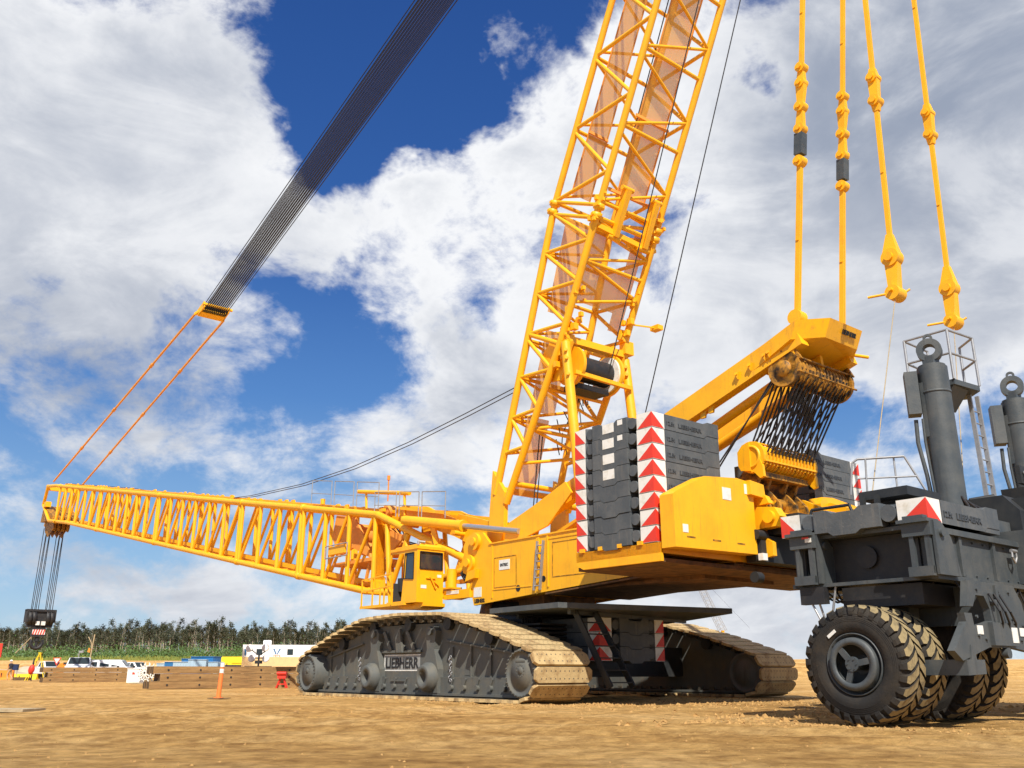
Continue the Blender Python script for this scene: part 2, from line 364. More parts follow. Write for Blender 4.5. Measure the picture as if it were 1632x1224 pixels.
# ---- superstructure
BT = 2.0
PB = [(.46, 3.06), (.66, 3.62), (.5, 4.0), (1.12, 4.25), (1.3, 4.55), (1.1, 4.9), (1.14, 5.2), (.9, 5.52), (.5, 5.66), (.0, 5.6), (-.3, 5.3), (-.5, 5.12), (-7.9, 5.15), (-10.9, 5.15), (-10.9, 3.6), (-8, 3.56), (-3.3, 3.3)]
b = MB()
b.plate(PB, -BT, -BT+.12); b.plate(PB, BT-.12, BT)
INN = [(.1, 3.15), (.3, 4.9), (-.6, 5.06), (-10.8, 5.08), (-10.8, 3.66), (-8, 3.62), (-3.3, 3.36)]
b.plate(INN, -BT+.12, -.7); b.plate(INN, .7, BT-.12)
b.plate([(-1.6, 3.2), (-1.6, 4.6), (-10.8, 4.6), (-10.8, 3.7), (-3.3, 3.38)], -.7, .7)
b.plate([(-.4, 5.12), (-7.9, 5.15), (-7.9, 5.2), (-.4, 5.17)], -BT-.04, -BT+.2)       # top lip
for x_ in (-.55, -2.95):
    b.plate([(x_, 3.25), (x_-.06, 3.25), (x_-.06, 5.1), (x_, 5.1)], -BT-.02, -BT)
b.sb(-2.7, -.6, -BT-.018, -BT, 3.52, 3.545); b.sb(-7.9, -3.55, -BT-.02, -BT, 4.98, 5.02)
b.plate([(-3.05, 3.4), (-3.12, 3.4), (-3.12, 5.1), (-3.05, 5.1)], -BT-.04, -BT); b.plate([(-3.5, 3.45), (-3.56, 3.45), (-3.56, 5.1), (-3.5, 5.1)], -BT-.04, -BT)
for x_, z_ in ((.72, 4.57), (.38, 5.3)):
    b.tube(S(x_, -BT-.12, z_), S(x_, -BT, z_), .3, 24); b.tube(S(x_, -BT-.2, z_), S(x_, -BT-.1, z_), .15, 16)
b.tube(S(.38, -BT-.05, 5.3), S(.38, BT+.05, 5.3), .12, 16); b.tube(S(.72, -BT-.05, 4.57), S(.72, BT+.05, 4.57), .12, 16)
b.plate([(.2, 4.0), (.75, 3.9), (.6, 4.25), (.15, 4.3)], -BT-.2, -BT)
body = b.build('superstructure', 'yellow', crane)
dt = MB(); dt.use('white'); dt.sb(-.98, -1.55, -BT-.012, -BT, 4.18, 4.52); dt.use('text'); dt.text('ENTREC', S(-1.05, -BT-.012, 4.3), S(-.42, 0, 0), (0, 0, 1), .1, .01, .02); dt.build('sign_plate', 'white', body)
for q in ((.46, .02, 3.34, 3.68), (-5.0, -5.25, 4.72, 4.82)): dt = MB(); dt.sb(q[0], q[1], -BT-.012, -BT, q[2], q[3]); dt.build('label_plate', 'white', body)
dt = MB(); dt.text('LIEBHERR', S(.42, -BT-.002, 3.14), S(-.6, 0, 0), (0, 0, 1), .14, .01, .03); dt.build('lettering', 'text', body)
for q in ((-2.0, 3.5, .11), (-3.3, 3.72, .1)): dt = MB(); dt.tube(S(q[0], -BT-.008, q[1]), S(q[0], -BT+.02, q[1]), q[2], 20); dt.build('inspection_hole', 'text', body)
for q in ((-1.9, -.7, 4.62, 3.6), (-6.6, -3.75, 4.85, 3.75)):
    dt = MB(); 
    for a_, b_ in (((q[0], q[3]), (q[1], q[3])), ((q[0], q[2]), (q[1], q[2]))): dt.beam(S(a_[0], -BT-.005, a_[1]), S(b_[0], -BT-.005, b_[1]), .012, .02)
    for a_ in q[:2]: dt.beam(S(a_, -BT-.005, q[3]), S(a_, -BT-.005, q[2]), .02, .012, up=(1, 0, 0))
    dt.build('panel_seam', 'darkyel', body)
hl = MB()                                                              # side ladder, leaning
for t_, dx in ((0, 0), (0, .3)):
    hl.beam(S(-2.95-dx, -BT-.12, 3.36), S(-3.12-dx, -BT-.1, 4.95), .05, .08, up=(0, 1, 0))
for k in range(6): hl.tube(S(-2.97-.03*k, -BT-.12, 3.5+.26*k), S(-3.27-.03*k, -BT-.12, 3.5+.26*k), .02, 6)
hl.build('side_ladder', 'steel', body)
# underframe equipment, its brown darkened to carry the shade under the body
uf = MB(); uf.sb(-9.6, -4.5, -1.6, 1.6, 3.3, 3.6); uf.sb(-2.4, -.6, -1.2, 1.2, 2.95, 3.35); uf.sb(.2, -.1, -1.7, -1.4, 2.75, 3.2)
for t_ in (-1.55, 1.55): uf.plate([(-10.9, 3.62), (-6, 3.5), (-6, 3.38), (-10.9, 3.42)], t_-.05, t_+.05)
uf.build('underframe', 'shade_brown', crane)
tu = MB(); tu.sb(-10.95, -7.9, -4.80, 4.93, 3.40, 3.5); tu.sb(-10.85, -3.3, -2.0, 2.0, 3.26, 3.3) if False else None; tu.plate([(-3.35, 3.27), (-8, 3.53), (-10.9, 3.57), (-10.9, 3.5), (-8, 3.47), (-3.35, 3.22)], -1.98, 1.98); tu.build('underside_shade_sheet', 'shade_brown', crane)  # sheets added below tray and body, underside shade painted as dark brown
# counterweight tray
tr = MB()
tr.sb(-10.95, -7.95, -4.92, 5.05, 3.62, 3.88)
tr.plate([(-7.95, 3.88), (-7.95, 3.55), (-8.2, 3.42), (-10.95, 3.42), (-10.95, 3.88)], -4.92, -4.82)
tr.plate([(-7.95, 3.88), (-7.95, 3.55), (-8.2, 3.42), (-10.95, 3.42), (-10.95, 3.88)], 4.95, 5.05)
for x_ in (-8.2, -8.9, -9.6, -10.3): tr.sb(x_-.08, x_+.08, -4.97, -4.6, 3.86, 3.96)
PLT = [(-4.9, 3.72), (-4.9, 5.02), (-4.78, 5.1), (-3.62, 5.62), (-2.3, 5.74), (-1.75, 5.7), (-1.62, 5.5), (-1.62, 3.78)]
tr.rplate(PLT, -10.98, -11.42); tr.rplate([(-t_, z_) for t_, z_ in PLT], -10.98, -11.42)
tr.rplate([(-1.9, 5.72), (-1.3, 5.66), (-1.25, 5.3), (-1.9, 5.34)], -10.9, -11.55)
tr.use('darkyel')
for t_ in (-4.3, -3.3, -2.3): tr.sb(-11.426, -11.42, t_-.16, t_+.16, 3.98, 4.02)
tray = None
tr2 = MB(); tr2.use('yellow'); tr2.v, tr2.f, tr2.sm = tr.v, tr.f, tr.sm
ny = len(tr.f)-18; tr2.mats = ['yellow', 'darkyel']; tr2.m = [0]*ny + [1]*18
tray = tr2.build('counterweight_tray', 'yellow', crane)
for q in ((-2.95, -2.6, 5.1, 5.42), (-4.6, -4.4, 4.1, 4.3), (-2.0, -1.9, 5.35, 5.62)): dm = MB(); dm.sb(-11.43, -11.42, *q); dm.build('label_plate', 'white', tray)
# rear brackets and dark rear beam
rb = MB()
for t_ in (-1.25, 1.25):
    rb.plate([(-10.2, 4.4), (-11.9, 4.5), (-12.05, 4.75), (-11.9, 5.0), (-11.2, 5.1), (-10.2, 5.2)], t_-.16, t_+.16); rb.tube(S(-11.75, t_-.28, 4.75), S(-11.75, t_+.28, 4.75), .17, 16)
    rb.plate([(-11.2, 5.1), (-11.7, 5.15), (-11.6, 5.35), (-11.1, 5.6), (-10.4, 5.6), (-10.4, 5.1)], t_-.1, t_+.1)
    rb.plate([(-11.42, 3.7), (-11.7, 3.75), (-11.7, 4.1), (-11.42, 4.3)], t_-.08, t_+.08)
rb.sb(-11.1, -11.35, -1.2, 1.2, 4.9, 5.05)
for k in range(8): rb.tube(S(-11.3-.05*(k % 3), -1.2+.1*k, 5.1+.03*k), S(-11.0, -1.0+.12*k, 5.4+.04*(k % 4)), .04, 8)
rb.plate([(-11.1, 5.0), (-11.9, 5.05), (-12.0, 5.35), (-11.5, 5.55), (-11.1, 5.5)], 2.0, 3.0)
rb.build('rear_bracket', 'yellow', crane)
rd = MB(); rd.sb(-11.3, -12.3, -.95, 1.5, 4.35, 4.85); rd.tube(S(-11.9, -.3, 3.3), S(-11.9, -.3, 4.4), .08, 10); rd.sb(-11.0, -11.5, -1.55, 1.5, 3.6, 4.3)
rd.tube(S(-11.45, -1.7, 4.3), S(-11.45, -1.3, 4.3), .13, 14); rd.tube(S(-11.6, -2.1, 3.15), S(-11.6, -1.85, 3.15), .14, 14)
rd.build('rear_beam', 'dgrey', crane)
lt_ = MB(); lt_.sb(-11.6, -11.45, -1.65, -1.45, 3.62, 3.8); lt_.build('tail_lamp', 'white', crane)
# ---- lower pulley block on its bracket
lp = MB()
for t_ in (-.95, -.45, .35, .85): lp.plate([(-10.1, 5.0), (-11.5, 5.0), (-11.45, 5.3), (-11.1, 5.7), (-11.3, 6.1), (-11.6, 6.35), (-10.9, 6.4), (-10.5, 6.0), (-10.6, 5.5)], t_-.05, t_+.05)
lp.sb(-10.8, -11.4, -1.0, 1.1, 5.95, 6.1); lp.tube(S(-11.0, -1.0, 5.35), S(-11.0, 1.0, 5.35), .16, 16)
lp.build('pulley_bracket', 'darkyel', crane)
def pulleys(c, r, n, half, mat, name, par, endmat, groove=.04):
    g = MB()
    pr = []
    for k in range(n):
        o = -half + 2*half*k/n; w = 2*half/n
        pr += [(o, r), (o+w*.25, r), (o+w*.5, r-groove*2), (o+w*.75, r), (o+w*.98, r)]
    g.ring(c, T, [(pr[0][0], .02)] + pr + [(half, .02)], 32, False)
    return g.build(name, mat, par)
LPC = S(-11.2, 0, 6.5)
pulleys(LPC, .38, 14, 1.15, 'yellow', 'lower_pulley', crane, None, .05)
lc = MB()
for sg in (-1, 1):
    q = ring_pts((-11.2, 6.5), .44, 24)
    lc.plate(q, sg*1.17, sg*1.29)
    lc.plate([(-10.8, 6.3), (-10.8, 6.68), (-10.97, 6.86), (-11.2, 6.92), (-11.2, 6.1), (-10.88, 6.15)], sg*1.29, sg*1.34)
    lc.plate([(-11.3, 6.05), (-11.48, 5.86), (-11.6, 5.9), (-11.58, 6.2), (-11.5, 6.4)], sg*1.22, sg*1.32)
    lc.ring(S(-11.2, 0, 6.5), T, [(sg*1.29, .33), (sg*1.33, .31), (sg*1.33, .26), (sg*1.3, .25)], 24)
for a in (-60, -20, 20, 150, 200): lc.tube(S(-11.2+.42*math.sin(R(a)), -1.25, 6.5-.42*math.cos(R(a))), S(-11.2+.42*math.sin(R(a)), 1.25, 6.5-.42*math.cos(R(a))), .03, 8)
lc.beam(S(-11.62, -1.25, 6.35), S(-11.62, 1.25, 6.35), .08, .05)
for k in range(15): lc.beam(S(-11.64, -1.15+k*2.3/14, 6.58), S(-11.6, -1.15+k*2.3/14, 6.25), .03, .04)
lc.build('pulley_cage', 'yellow', crane)
# ---- A-frame
af = MB()
for t_ in (-1.22, 1.22):
    af.beam(S(-.4, t_, 5.45), S(-13.1, t_, 9.58), .34, .66, up=(0, 0, 1))
d_ = Vector((-12.7, 0, 4.13)).normalized()
hp = [(-11.6, -1.39), (-13.15, -1.5), (-13.75, -.75), (-13.75, .85), (-13.15, 1.55), (-11.6, 1.39)]
tilt = math.atan2(4.13, 12.7)
def hz_(s_, t_, o): return S(s_, t_, 9.62 + (-13.1 - s_)*(-1)*(-math.tan(tilt))*1.0 + o) if False else S(s_, t_, 9.58 + (-13.1-s_)*math.tan(tilt)*.35 + o)
vs = [hz_(s_, t_, -.36) for s_, t_ in hp] + [hz_(s_, t_, .34) for s_, t_ in hp]
# bottom narrower at the back edge so that the rear faces lean
for i in (1, 2, 3, 4): vs[i] = vs[i] + S(.22, 0, .2)
vs[0] = S(-11.6, -1.39, 8.9); vs[5] = S(-11.6, 1.39, 8.9); vs[6] = S(-11.6, -1.39, 9.42); vs[11] = S(-11.6, 1.39, 9.42)
af.add(vs, [(5, 4, 3, 2, 1, 0), (6, 7, 8, 9, 10, 11)] + [(i, (i+1) % 6, 6+(i+1) % 6, 6+i) for i in range(6)])
for t_ in (-1.3, 0, 1.3): af.plate([(-12.2, 9.1), (-12.9, 9.3), (-12.95, 8.7), (-12.75, 8.3), (-12.4, 8.3), (-12.2, 8.6)], t_-.06, t_+.06)
af.tube(S(-3.0, -1.3, 6.3), S(-3.0, 1.3, 6.3), .12, 10); af.tube(S(-8.2, -1.3, 7.95), S(-8.2, 1.3, 7.95), .1, 10)
af.tube(S(-13.0, 1.3, 9.6), S(-13.3, 1.85, 9.55), .05, 8)
for k, s_ in enumerate((-11.0, -11.45, -11.95, -12.1)):
    z_ = 5.45+(-s_-.4)/12.7*4.13; af.plate([(s_, z_+.02), (s_-.16, z_+.08), (s_-.1, z_-.14)], -1.39, -1.47); af.tube(S(s_-.06, -1.39, z_), S(s_-.06, -1.5, z_+.02), .05, 8)
for s_ in (-9.6, -9.9): z_ = 5.45+(-s_-.4)/12.7*4.13; af.plate([(s_, z_-.3), (s_-.18, z_-.26), (s_-.12, z_-.5), (s_+.05, z_-.5)], -1.3, -1.22)
afo = af.build('support_frame', 'yellow', crane)
at_ = MB(); at_.text('LIEBHERR', S(-13.66, -.1, 9.72), S(0, .68, 0), S(-.22, 0, .5), .13, .02, .03); at_.build('lettering', 'text', afo)
st_ = MB(); st_.tube(S(-7.2, -.55, 7.0), S(-12.0, -.55, 8.75), .14, 12); st_.tube(S(-7.2, .55, 7.0), S(-12.0, .55, 8.75), .14, 12); st_.tube(S(-7.2, -.55, 7.0), S(-2.5, -.55, 5.3), .1, 10); st_.tube(S(-7.2, .55, 7.0), S(-2.5, .55, 5.3), .1, 10); st_.tube(S(-12., -.8, 8.8), S(-12., .8, 8.8), .1, 10)
st_.build('erecting_cylinder', 'yellow', afo)
UPC = S(-12.55, 0, 8.72)
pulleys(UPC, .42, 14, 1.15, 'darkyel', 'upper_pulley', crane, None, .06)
uc_ = MB()
for sg in (-1, 1):
    uc_.plate(ring_pts((-12.55, 8.72), .5, 22), sg*1.24, sg*1.36); uc_.ring(S(-12.55, 0, 8.72), T, [(sg*1.36, .24), (sg*1.42, .22), (sg*1.42, .001)], 16)
    uc_.plate([(-12.3, 9.2), (-12.9, 9.3), (-13.1, 8.9), (-12.1, 8.8)], sg*1.24, sg*1.33)
for a in (-50, 0, 60, 110): uc_.tube(S(-12.55-.49*math.sin(R(a)), -1.4, 8.72+.49*math.cos(R(a))), S(-12.55-.49*math.sin(R(a)), 1.5, 8.72+.49*math.cos(R(a))), .03, 8)
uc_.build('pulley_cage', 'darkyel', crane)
rp = MB(); rnd = random.Random(3)
for k in range(14):
    t0 = -1.1+k*2.2/13; t1 = -1.08+k*2.16/13
    rp.tube(S(-12.55-.42, t0, 8.7), S(-11.2-.36, t1, 6.5), .026, 6)
    rp.tube(S(-12.55+.42, t0+.04, 8.7), S(-11.2+.36, t1+.08, 6.5), .026, 6)
    if k % 2: rp.tube(S(-12.55+.36, t0, 8.5), S(-11.2-.36, t1+.2, 6.7), .024, 6); rp.tube(S(-12.55-.38, t0+.15, 8.5), S(-11.2+.36, t1-.1, 6.7), .024, 6)
rp.tube(S(-12.1, -1.2, 8.6), S(-8.6, -.9, 5.2), .024, 6); rp.tube(S(-12.15, -1.25, 8.5), S(-9.6, -1.7, 5.6), .022, 6)
rp.build('hoist_rope', 'rope', crane)
# lower body winches seen between slabs
wn = MB()
for s_ in (-4.5, -6.6, -8.8):
    wn.tube(S(s_, -.95, 5.15), S(s_, .95, 5.15), .38, 20); wn.tube(S(s_, -1.0, 5.15), S(s_, -.93, 5.15), .55, 20); wn.tube(S(s_, .93, 5.15), S(s_, 1.0, 5.15), .55, 20)
wn.build('winch', 'dgrey', crane)
# ---- cab
cab = MB(); ct = -3.3; ci = -2.12; s0 = 2.2; s1 = 3.65
def quadframe(mb, corners, hole, th):
    pass
# walls as panels with window openings
cab.sb(s0, s1+.55, ct, ci, 3.22, 3.3)                                   # floor
cab.sb(s0-.03, s1+.35, ct-.04, ci+.03, 5.14, 5.24)                      # roof
cab.plate([(s1+.35, 5.14), (s1+.35, 5.24), (s1+.15, 5.32), (s0+.1, 5.34), (s0, 5.24)], ct+.1, ci-.1)
# rear wall with wide window
cab.sb(s0, s0+.06, ct, ci, 3.3, 4.42); cab.sb(s0, s0+.06, ct, ci, 5.04, 5.14); cab.sb(s0, s0+.06, ct, ct+.12, 4.42, 5.04); cab.sb(s0, s0+.06, ci-.07, ci, 4.42, 5.04)
# left wall: door panel with slanted window, then open doorway
cab.plate([(s0+.06, 3.3), (s0+.06, 5.14), (s0+.22, 5.14), (s0+.22, 3.3)], ct, ct+.06)
cab.plate([(s0+.22, 3.3), (s0+.22, 4.05), (s0+.9, 4.12), (s0+1.0, 3.3)], ct, ct+.06)
cab.plate([(s0+.22, 5.02), (s0+.22, 5.14), (s1+.35, 5.14), (s1+.35, 5.08), (s0+.9, 5.02)], ct, ct+.06)
cab.plate([(s0+.83, 4.1), (s0+.9, 4.12), (s0+.9, 5.02), (s0+.78, 5.02)], ct, ct+.06)
cab.plate([(s1+.28, 5.1), (s1+.35, 5.1), (s1+.6, 4.3), (s1+.45, 3.3), (s1+.38, 3.3), (s1+.52, 4.3)], ct, ct+.06)
cab.plate([(s1+.28, 5.1), (s1+.35, 5.1), (s1+.6, 4.3), (s1+.45, 3.3), (s1+.38, 3.3), (s1+.52, 4.3)], ci-.06, ci)
cab.sb(s0+.06, s0+.2, ci-.06, ci, 3.3, 5.14); cab.sb(s0+.2, s1+.3, ci-.06, ci, 3.3, 4.1)
cab.sb(s1+.4, s1+.46, ct+.06, ci-.06, 3.3, 3.7)
cab.plate([(2.2, 3.22), (4.2, 3.22), (3.4, 3.02), (2.4, 3.02), (2.2, 3.1)], ct+.3, ci+.1)
cabo = cab.build('cab', 'yellow', crane)
gl = MB(); gl.sb(s0+.02, s0+.04, ct+.12, ci-.07, 4.42, 5.04); gl.build('window', 'glass', cabo)
gl = MB(); gl.plate([(s0+.22, 4.05), (s0+.22, 5.02), (s0+.8, 5.02), (s0+.85, 4.11)], ct+.02, ct+.04); gl.build('window', 'glass', cabo)
gl = MB(); gl.use('text')
for a, b_ in (((ct+.12, 4.42), (ci-.07, 4.42)), ((ct+.12, 5.04), (ci-.07, 5.04))): gl.beam(S(s0-.01, a[0], a[1]), S(s0-.01, b_[0], b_[1]), .04, .035)
for t_ in (ct+.12, ci-.07): gl.beam(S(s0-.01, t_, 4.42), S(s0-.01, t_, 5.04), .035, .04, up=(0, 1, 0))
w4 = [(s0+.22, 4.05), (s0+.22, 5.02), (s0+.8, 5.02), (s0+.85, 4.11)]
for i in range(4): gl.beam(S(w4[i][0], ct-.01, w4[i][1]), S(w4[(i+1) % 4][0], ct-.01, w4[(i+1) % 4][1]), .03, .035, up=(0, 1, 0))
gl.build('window_seal', 'text', cabo)
sm_ = MB(); sm_.sb(3.0, 3.45, -2.95, -2.5, 3.7, 3.85); sm_.plate([(3.0, 3.85), (2.85, 4.6), (2.98, 4.62), (3.12, 3.85)], -2.95, -2.5); sm_.sb(3.1, 3.4, -2.85, -2.6, 3.3, 3.7); sm_.sb(3.75, 3.95, -3.0, -2.4, 3.7, 4.2)
sm_.sb(3.9, 3.93, -3.2, -2.2, 3.3, 4.0)
sm_.build('operator_seat', 'interior', cabo)
cd = MB(); cd.use('white'); cd.sb(s0-.012, s0, ct+.18, ct+.42, 3.72, 3.84); cd.sb(s0-.012, s0, ci-.28, ci-.1, 4.14, 4.24)
cd.use('yellow'); cd.beam(S(s0-.05, -2.75, 4.15), S(s0-.05, -2.5, 3.75), .05, .05); cd.beam(S(s0-.05, -2.6, 4.0), S(s0-.05, -2.35, 3.85), .04, .04); cd.ring(S(s0-.04, -2.5, 3.8), (1, 0, 0), [(0, .07), (.01, .06)], 14); cd.sb(s0-.05, s0, -2.9, -2.5, 4.08, 4.11)
cd.use('steel'); cd.tube(S(2.3, -3.2, 5.3), S(2.3, -3.2, 5.42), .05, 8); cd.tube(S(2.35, -3.2, 5.42), S(2.25, -2.95, 5.4), .05, 8)
cd.build('cab_fitting', 'white', cabo)
pf = MB(); pf.prism([S(6.05, -3.35, 3.16), S(2.9, -3.35, 3.16), S(2.6, -2.3, 3.1), S(4.4, -1.7, 3.1), S(6.05, -2.4, 3.16)], (0, 0, .05))
pf.beam(S(6.05, -3.35, 3.2), S(2.9, -3.35, 3.2), .05, .1)
for x_, t_ in ((6.0, -3.33), (5.2, -3.33), (4.35, -3.33), (3.75, -3.38), (6.0, -2.5)): pf.beam(S(x_, t_, 3.2), S(x_, t_, 4.25 if x_ > 4 else 4.4), .05, .05)
for z_ in (3.8, 4.25): pf.beam(S(6.0, -3.33, z_), S(3.75, -3.38, z_+.1), .045, .045); pf.beam(S(6.0, -3.33, z_), S(6.0, -2.5, z_), .045, .045)
pf.build('cab_platform', 'yellow', cabo)
cn = MB(); cn.tube(S(1.9, -1.95, 3.78), S(1.9, -1.95, 4.45), .19, 18); cn.sb(1.6, 2.1, -2.2, -1.7, 3.72, 3.78); cn.sb(2.2, .6, -2.1, -1.9, 3.35, 3.66); cn.sb(2.1, .8, -1.6, -1.4, 3.95, 4.1)
cn.use('yellow'); cn.build('cab_bracket', 'yellow', crane)
hq = MB()
for k in range(5): hq.path([S(1.7-.05*k, -1.7, 4.3+.05*k), S(1.3, -1.75+.06*k, 3.95+.05*k), S(.7, -1.6+.05*k, 4.05), S(.3, -1.5, 4.3+.06*k)], .03, 6)
for k in range(4): hq.path([S(9.0-.2*k, -.4+.1*k, 6.9), S(7.4, -.5+.12*k, 6.2-.1*k), S(5.2, -.3, 5.6), S(1.5, -.2+.1*k, 4.9)], .03, 6)
hq.build('hydraulic_hose', 'blackmetal', crane)
cq = MB(); cq.sb(2.0, 1.25, -2.112, -2.1, 3.52, 3.64); cq.build('label_plate', 'white', cabo)
# ---- derrick mast
sn, cs = .4258, .9048
def MP(l, n_, t_): return S(.3 - sn*l + cs*n_, t_, 6.25 + cs*l + sn*n_)
HD, WT, LJ, LT = 1.26, 1.5, 11.77, 38.6
mast = MB(); RC = .125
NL = {}
for i in (1, -1):
    for j in (1, -1):
        mast.tube(MP(LJ, i*HD, j*WT), MP(36.0, i*HD, j*WT), RC, 12); mast.tube(MP(36.0, i*HD, j*WT), MP(LT, i*.5, j*1.3), RC, 12)
        if i > 0: mast.tube(MP(LJ, HD, j*WT), S(-.15, j*1.5, 7.0), RC+.01, 12); NL[(i, j)] = (MP(LJ, HD, j*WT), S(-.15, j*1.5, 7.0))
        else: mast.path([MP(LJ, -HD, j*WT), S(-3.8, j*1.5, 12.0), S(-.75, j*1.5, 6.6)], RC+.01, 12)
for j in (1, -1):
    mast.plate([(-.05, 7.9), (-.75, 7.0), (-.7, 5.6), (-.45, 5.1), (-.05, 5.05), (.2, 5.4), (.12, 6.4)], j*1.5-.09, j*1.5+.09)
mast.sb(*(0, 0, 0, 0, 0, 0)) if False else None
masto = mast.build('derrick_mast', 'yellow', crane)
lace = MB(); P_ = 2.78; rr = .075; rs = .06
l = LJ
k = 0
def lowA(f, j): a, b_ = NL[(1, j)]; return a.lerp(b_, f)
def lowB(f, j):
    pts = [MP(LJ, -HD, j*WT), S(-3.8, j*1.5, 12.0), S(-.75, j*1.5, 6.6)]; l1 = (pts[1]-pts[0]).length; l2 = (pts[2]-pts[1]).length; d = f*(l1+l2)
    return pts[0].lerp(pts[1], d/l1) if d < l1 else pts[1].lerp(pts[2], (d-l1)/l2)
while l < 35.5:
    e = min(l+P_, 36.0)
    for j in (1, -1):
        lace.tube(MP(l+.15, HD, j*WT), MP((l+e)/2, -HD, j*WT), rr, 8); lace.tube(MP((l+e)/2, -HD, j*WT), MP(e-.0, HD, j*WT), rr, 8)
    for i in (1, -1):
        lace.tube(MP(l+(.25 if i < 0 else .1), i*HD, -WT), MP(l+(.25 if i < 0 else .1), i*HD, WT), rr, 8)
        lace.tube(MP(l+.3, i*HD, -WT), MP((l+e)/2, i*HD, WT), rs, 8); lace.tube(MP((l+e)/2, i*HD, WT), MP(e, i*HD, -WT), rs, 8)
    l = e
for j in (1, -1):                                                        # joint frames
    lace.tube(MP(LJ+.12, HD, j*WT), MP(LJ+.12, -HD, j*WT), rr, 8); lace.tube(MP(LJ-.35, HD, j*WT), MP(LJ-.35, -HD, j*WT), rr, 8)
for i in (1, -1): lace.tube(MP(LJ-.3, i*HD, -WT), MP(LJ-.3, i*HD, WT), rr, 8)
for a, b_ in ((.03, .17), (.17, .31), (.31, .45), (.47, .60), (.60, .74), (.74, .86)):
    m_ = (a+b_)/2
    for j in (1, -1):
        lace.tube(lowA(a, j), lowB(m_, j), rr, 8); lace.tube(lowB(m_, j), lowA(b_, j), rr, 8)
    lace.tube(lowA(a, -1), lowA(a, 1), rr, 8); lace.tube(lowA(a, -1), lowA(m_, 1), rs, 8); lace.tube(lowA(m_, 1), lowA(b_, -1), rs, 8)
    if a < .3 or a > .55: lace.tube(lowB(a, -1), lowB(a, 1), rr, 8); lace.tube(lowB(a, -1), lowB(m_, 1), rs, 8); lace.tube(lowB(m_, 1), lowB(b_, -1), rs, 8)
for j in (1, -1): lace.tube(lowA(.45, j), lowB(.45, j), .09, 8)
lace.tube(lowB(.93, -1), lowB(.93, 1), .1, 8); lace.tube(lowA(.98, -1), lowA(.98, 1), .12, 10)
lace.build('lattice_bracing', 'yellow', masto)
fit = MB()
for t_ in (-.55, .95):
    fit.beam(MP(LJ+.95, -HD-.12, t_), MP(LJ-.75, -HD-.12, t_), .22, .3, up=(1, 0, 0)); fit.tube(MP(LJ+1.0, -HD-.1, t_-.25), MP(LJ+1.0, -HD-.1, t_+.3), .09, 8)
    fit.tube(MP(LJ-.8, -HD-.1, t_-.3), MP(LJ-.8, -HD-.1, t_+.3), .1, 8)
fit.beam(MP(LJ-.6, -HD-.05, -1.4), MP(LJ-.75, -HD-.05, 1.3), .16, .2); fit.beam(MP(LJ+.35, -HD+.1, -1.5), MP(LJ+.1, -HD+.1, 1.5), .1, .14)
rnd = random.Random(11)
for k in range(46):
    j = rnd.choice((-1, 1)); l_ = LJ+rnd.uniform(-.7, .6); q = MP(l_, -HD-rnd.uniform(-.15, .15), j*WT+rnd.uniform(-.2, .3)*(-j)); fit.box(q-V(.05, .05, .07), q+V(.07, .06, .06))
for i in (1, -1):
    for j in (1, -1):
        for o_ in (-.1, -.42): q = MP(LJ+.15+o_, i*HD, j*WT); fit.ring(q, MP(1, 0, 0)-MP(0, 0, 0), [(-.12, .13), (-.1, .2), (.1, .2), (.12, .13)], 10); fit.tube(q-T*.24, q+T*.24, .06, 8)
for lj in (LJ+13.5,):
    for i in (1, -1):
        for j in (1, -1): q = MP(lj, i*HD, j*WT); fit.ring(q, MP(1, 0, 0)-MP(0, 0, 0), [(-.25, .13), (-.2, .19), (.2, .19), (.25, .13)], 10); fit.tube(q-T*.24, q+T*.24, .06, 8)
for k in range(60):                                                       # brackets, pins and boxes round the winch frame
    j = rnd.choice((-1, 1)); l_ = rnd.uniform(5.2, 9.0); f = (LJ-l_)/12.4; q = lowB(f, j)+S(rnd.uniform(-.3, .15), -j*rnd.uniform(-.05, .45), rnd.uniform(-.15, .15)); w_ = rnd.uniform(.03, .11); fit.box(q-V(w_, w_, w_*1.3), q+V(w_, w_, w_))
fit.beam(lowB(.32, 1)+S(0, .0, 0), lowB(.32, 1)+S(-.2, 1.2, .1), .05, .05); fit.box(lowB(.32, 1)+S(-.4, 1.1, .0), lowB(.32, 1)+S(.0, 1.4, .18))
fit.sb(-4.3, -4.0, 1.25, 1.7, 12.0, 12.5)
fit.build('joint_fitting', 'yellow', masto)
# upper head of the mast (outside the frame)
hd = MB(); hd.beam(MP(38.6, 0, -1.6), MP(38.6, 0, 1.6), 1.0, .7, up=(0, 0, 1))
for k in range(12): hd.ring(MP(38.9, .9, -1.1+k*.2), T, [(-.07, .5), (0, .44), (.07, .5)], 20)
hd.build('mast_head', 'yellow', masto)
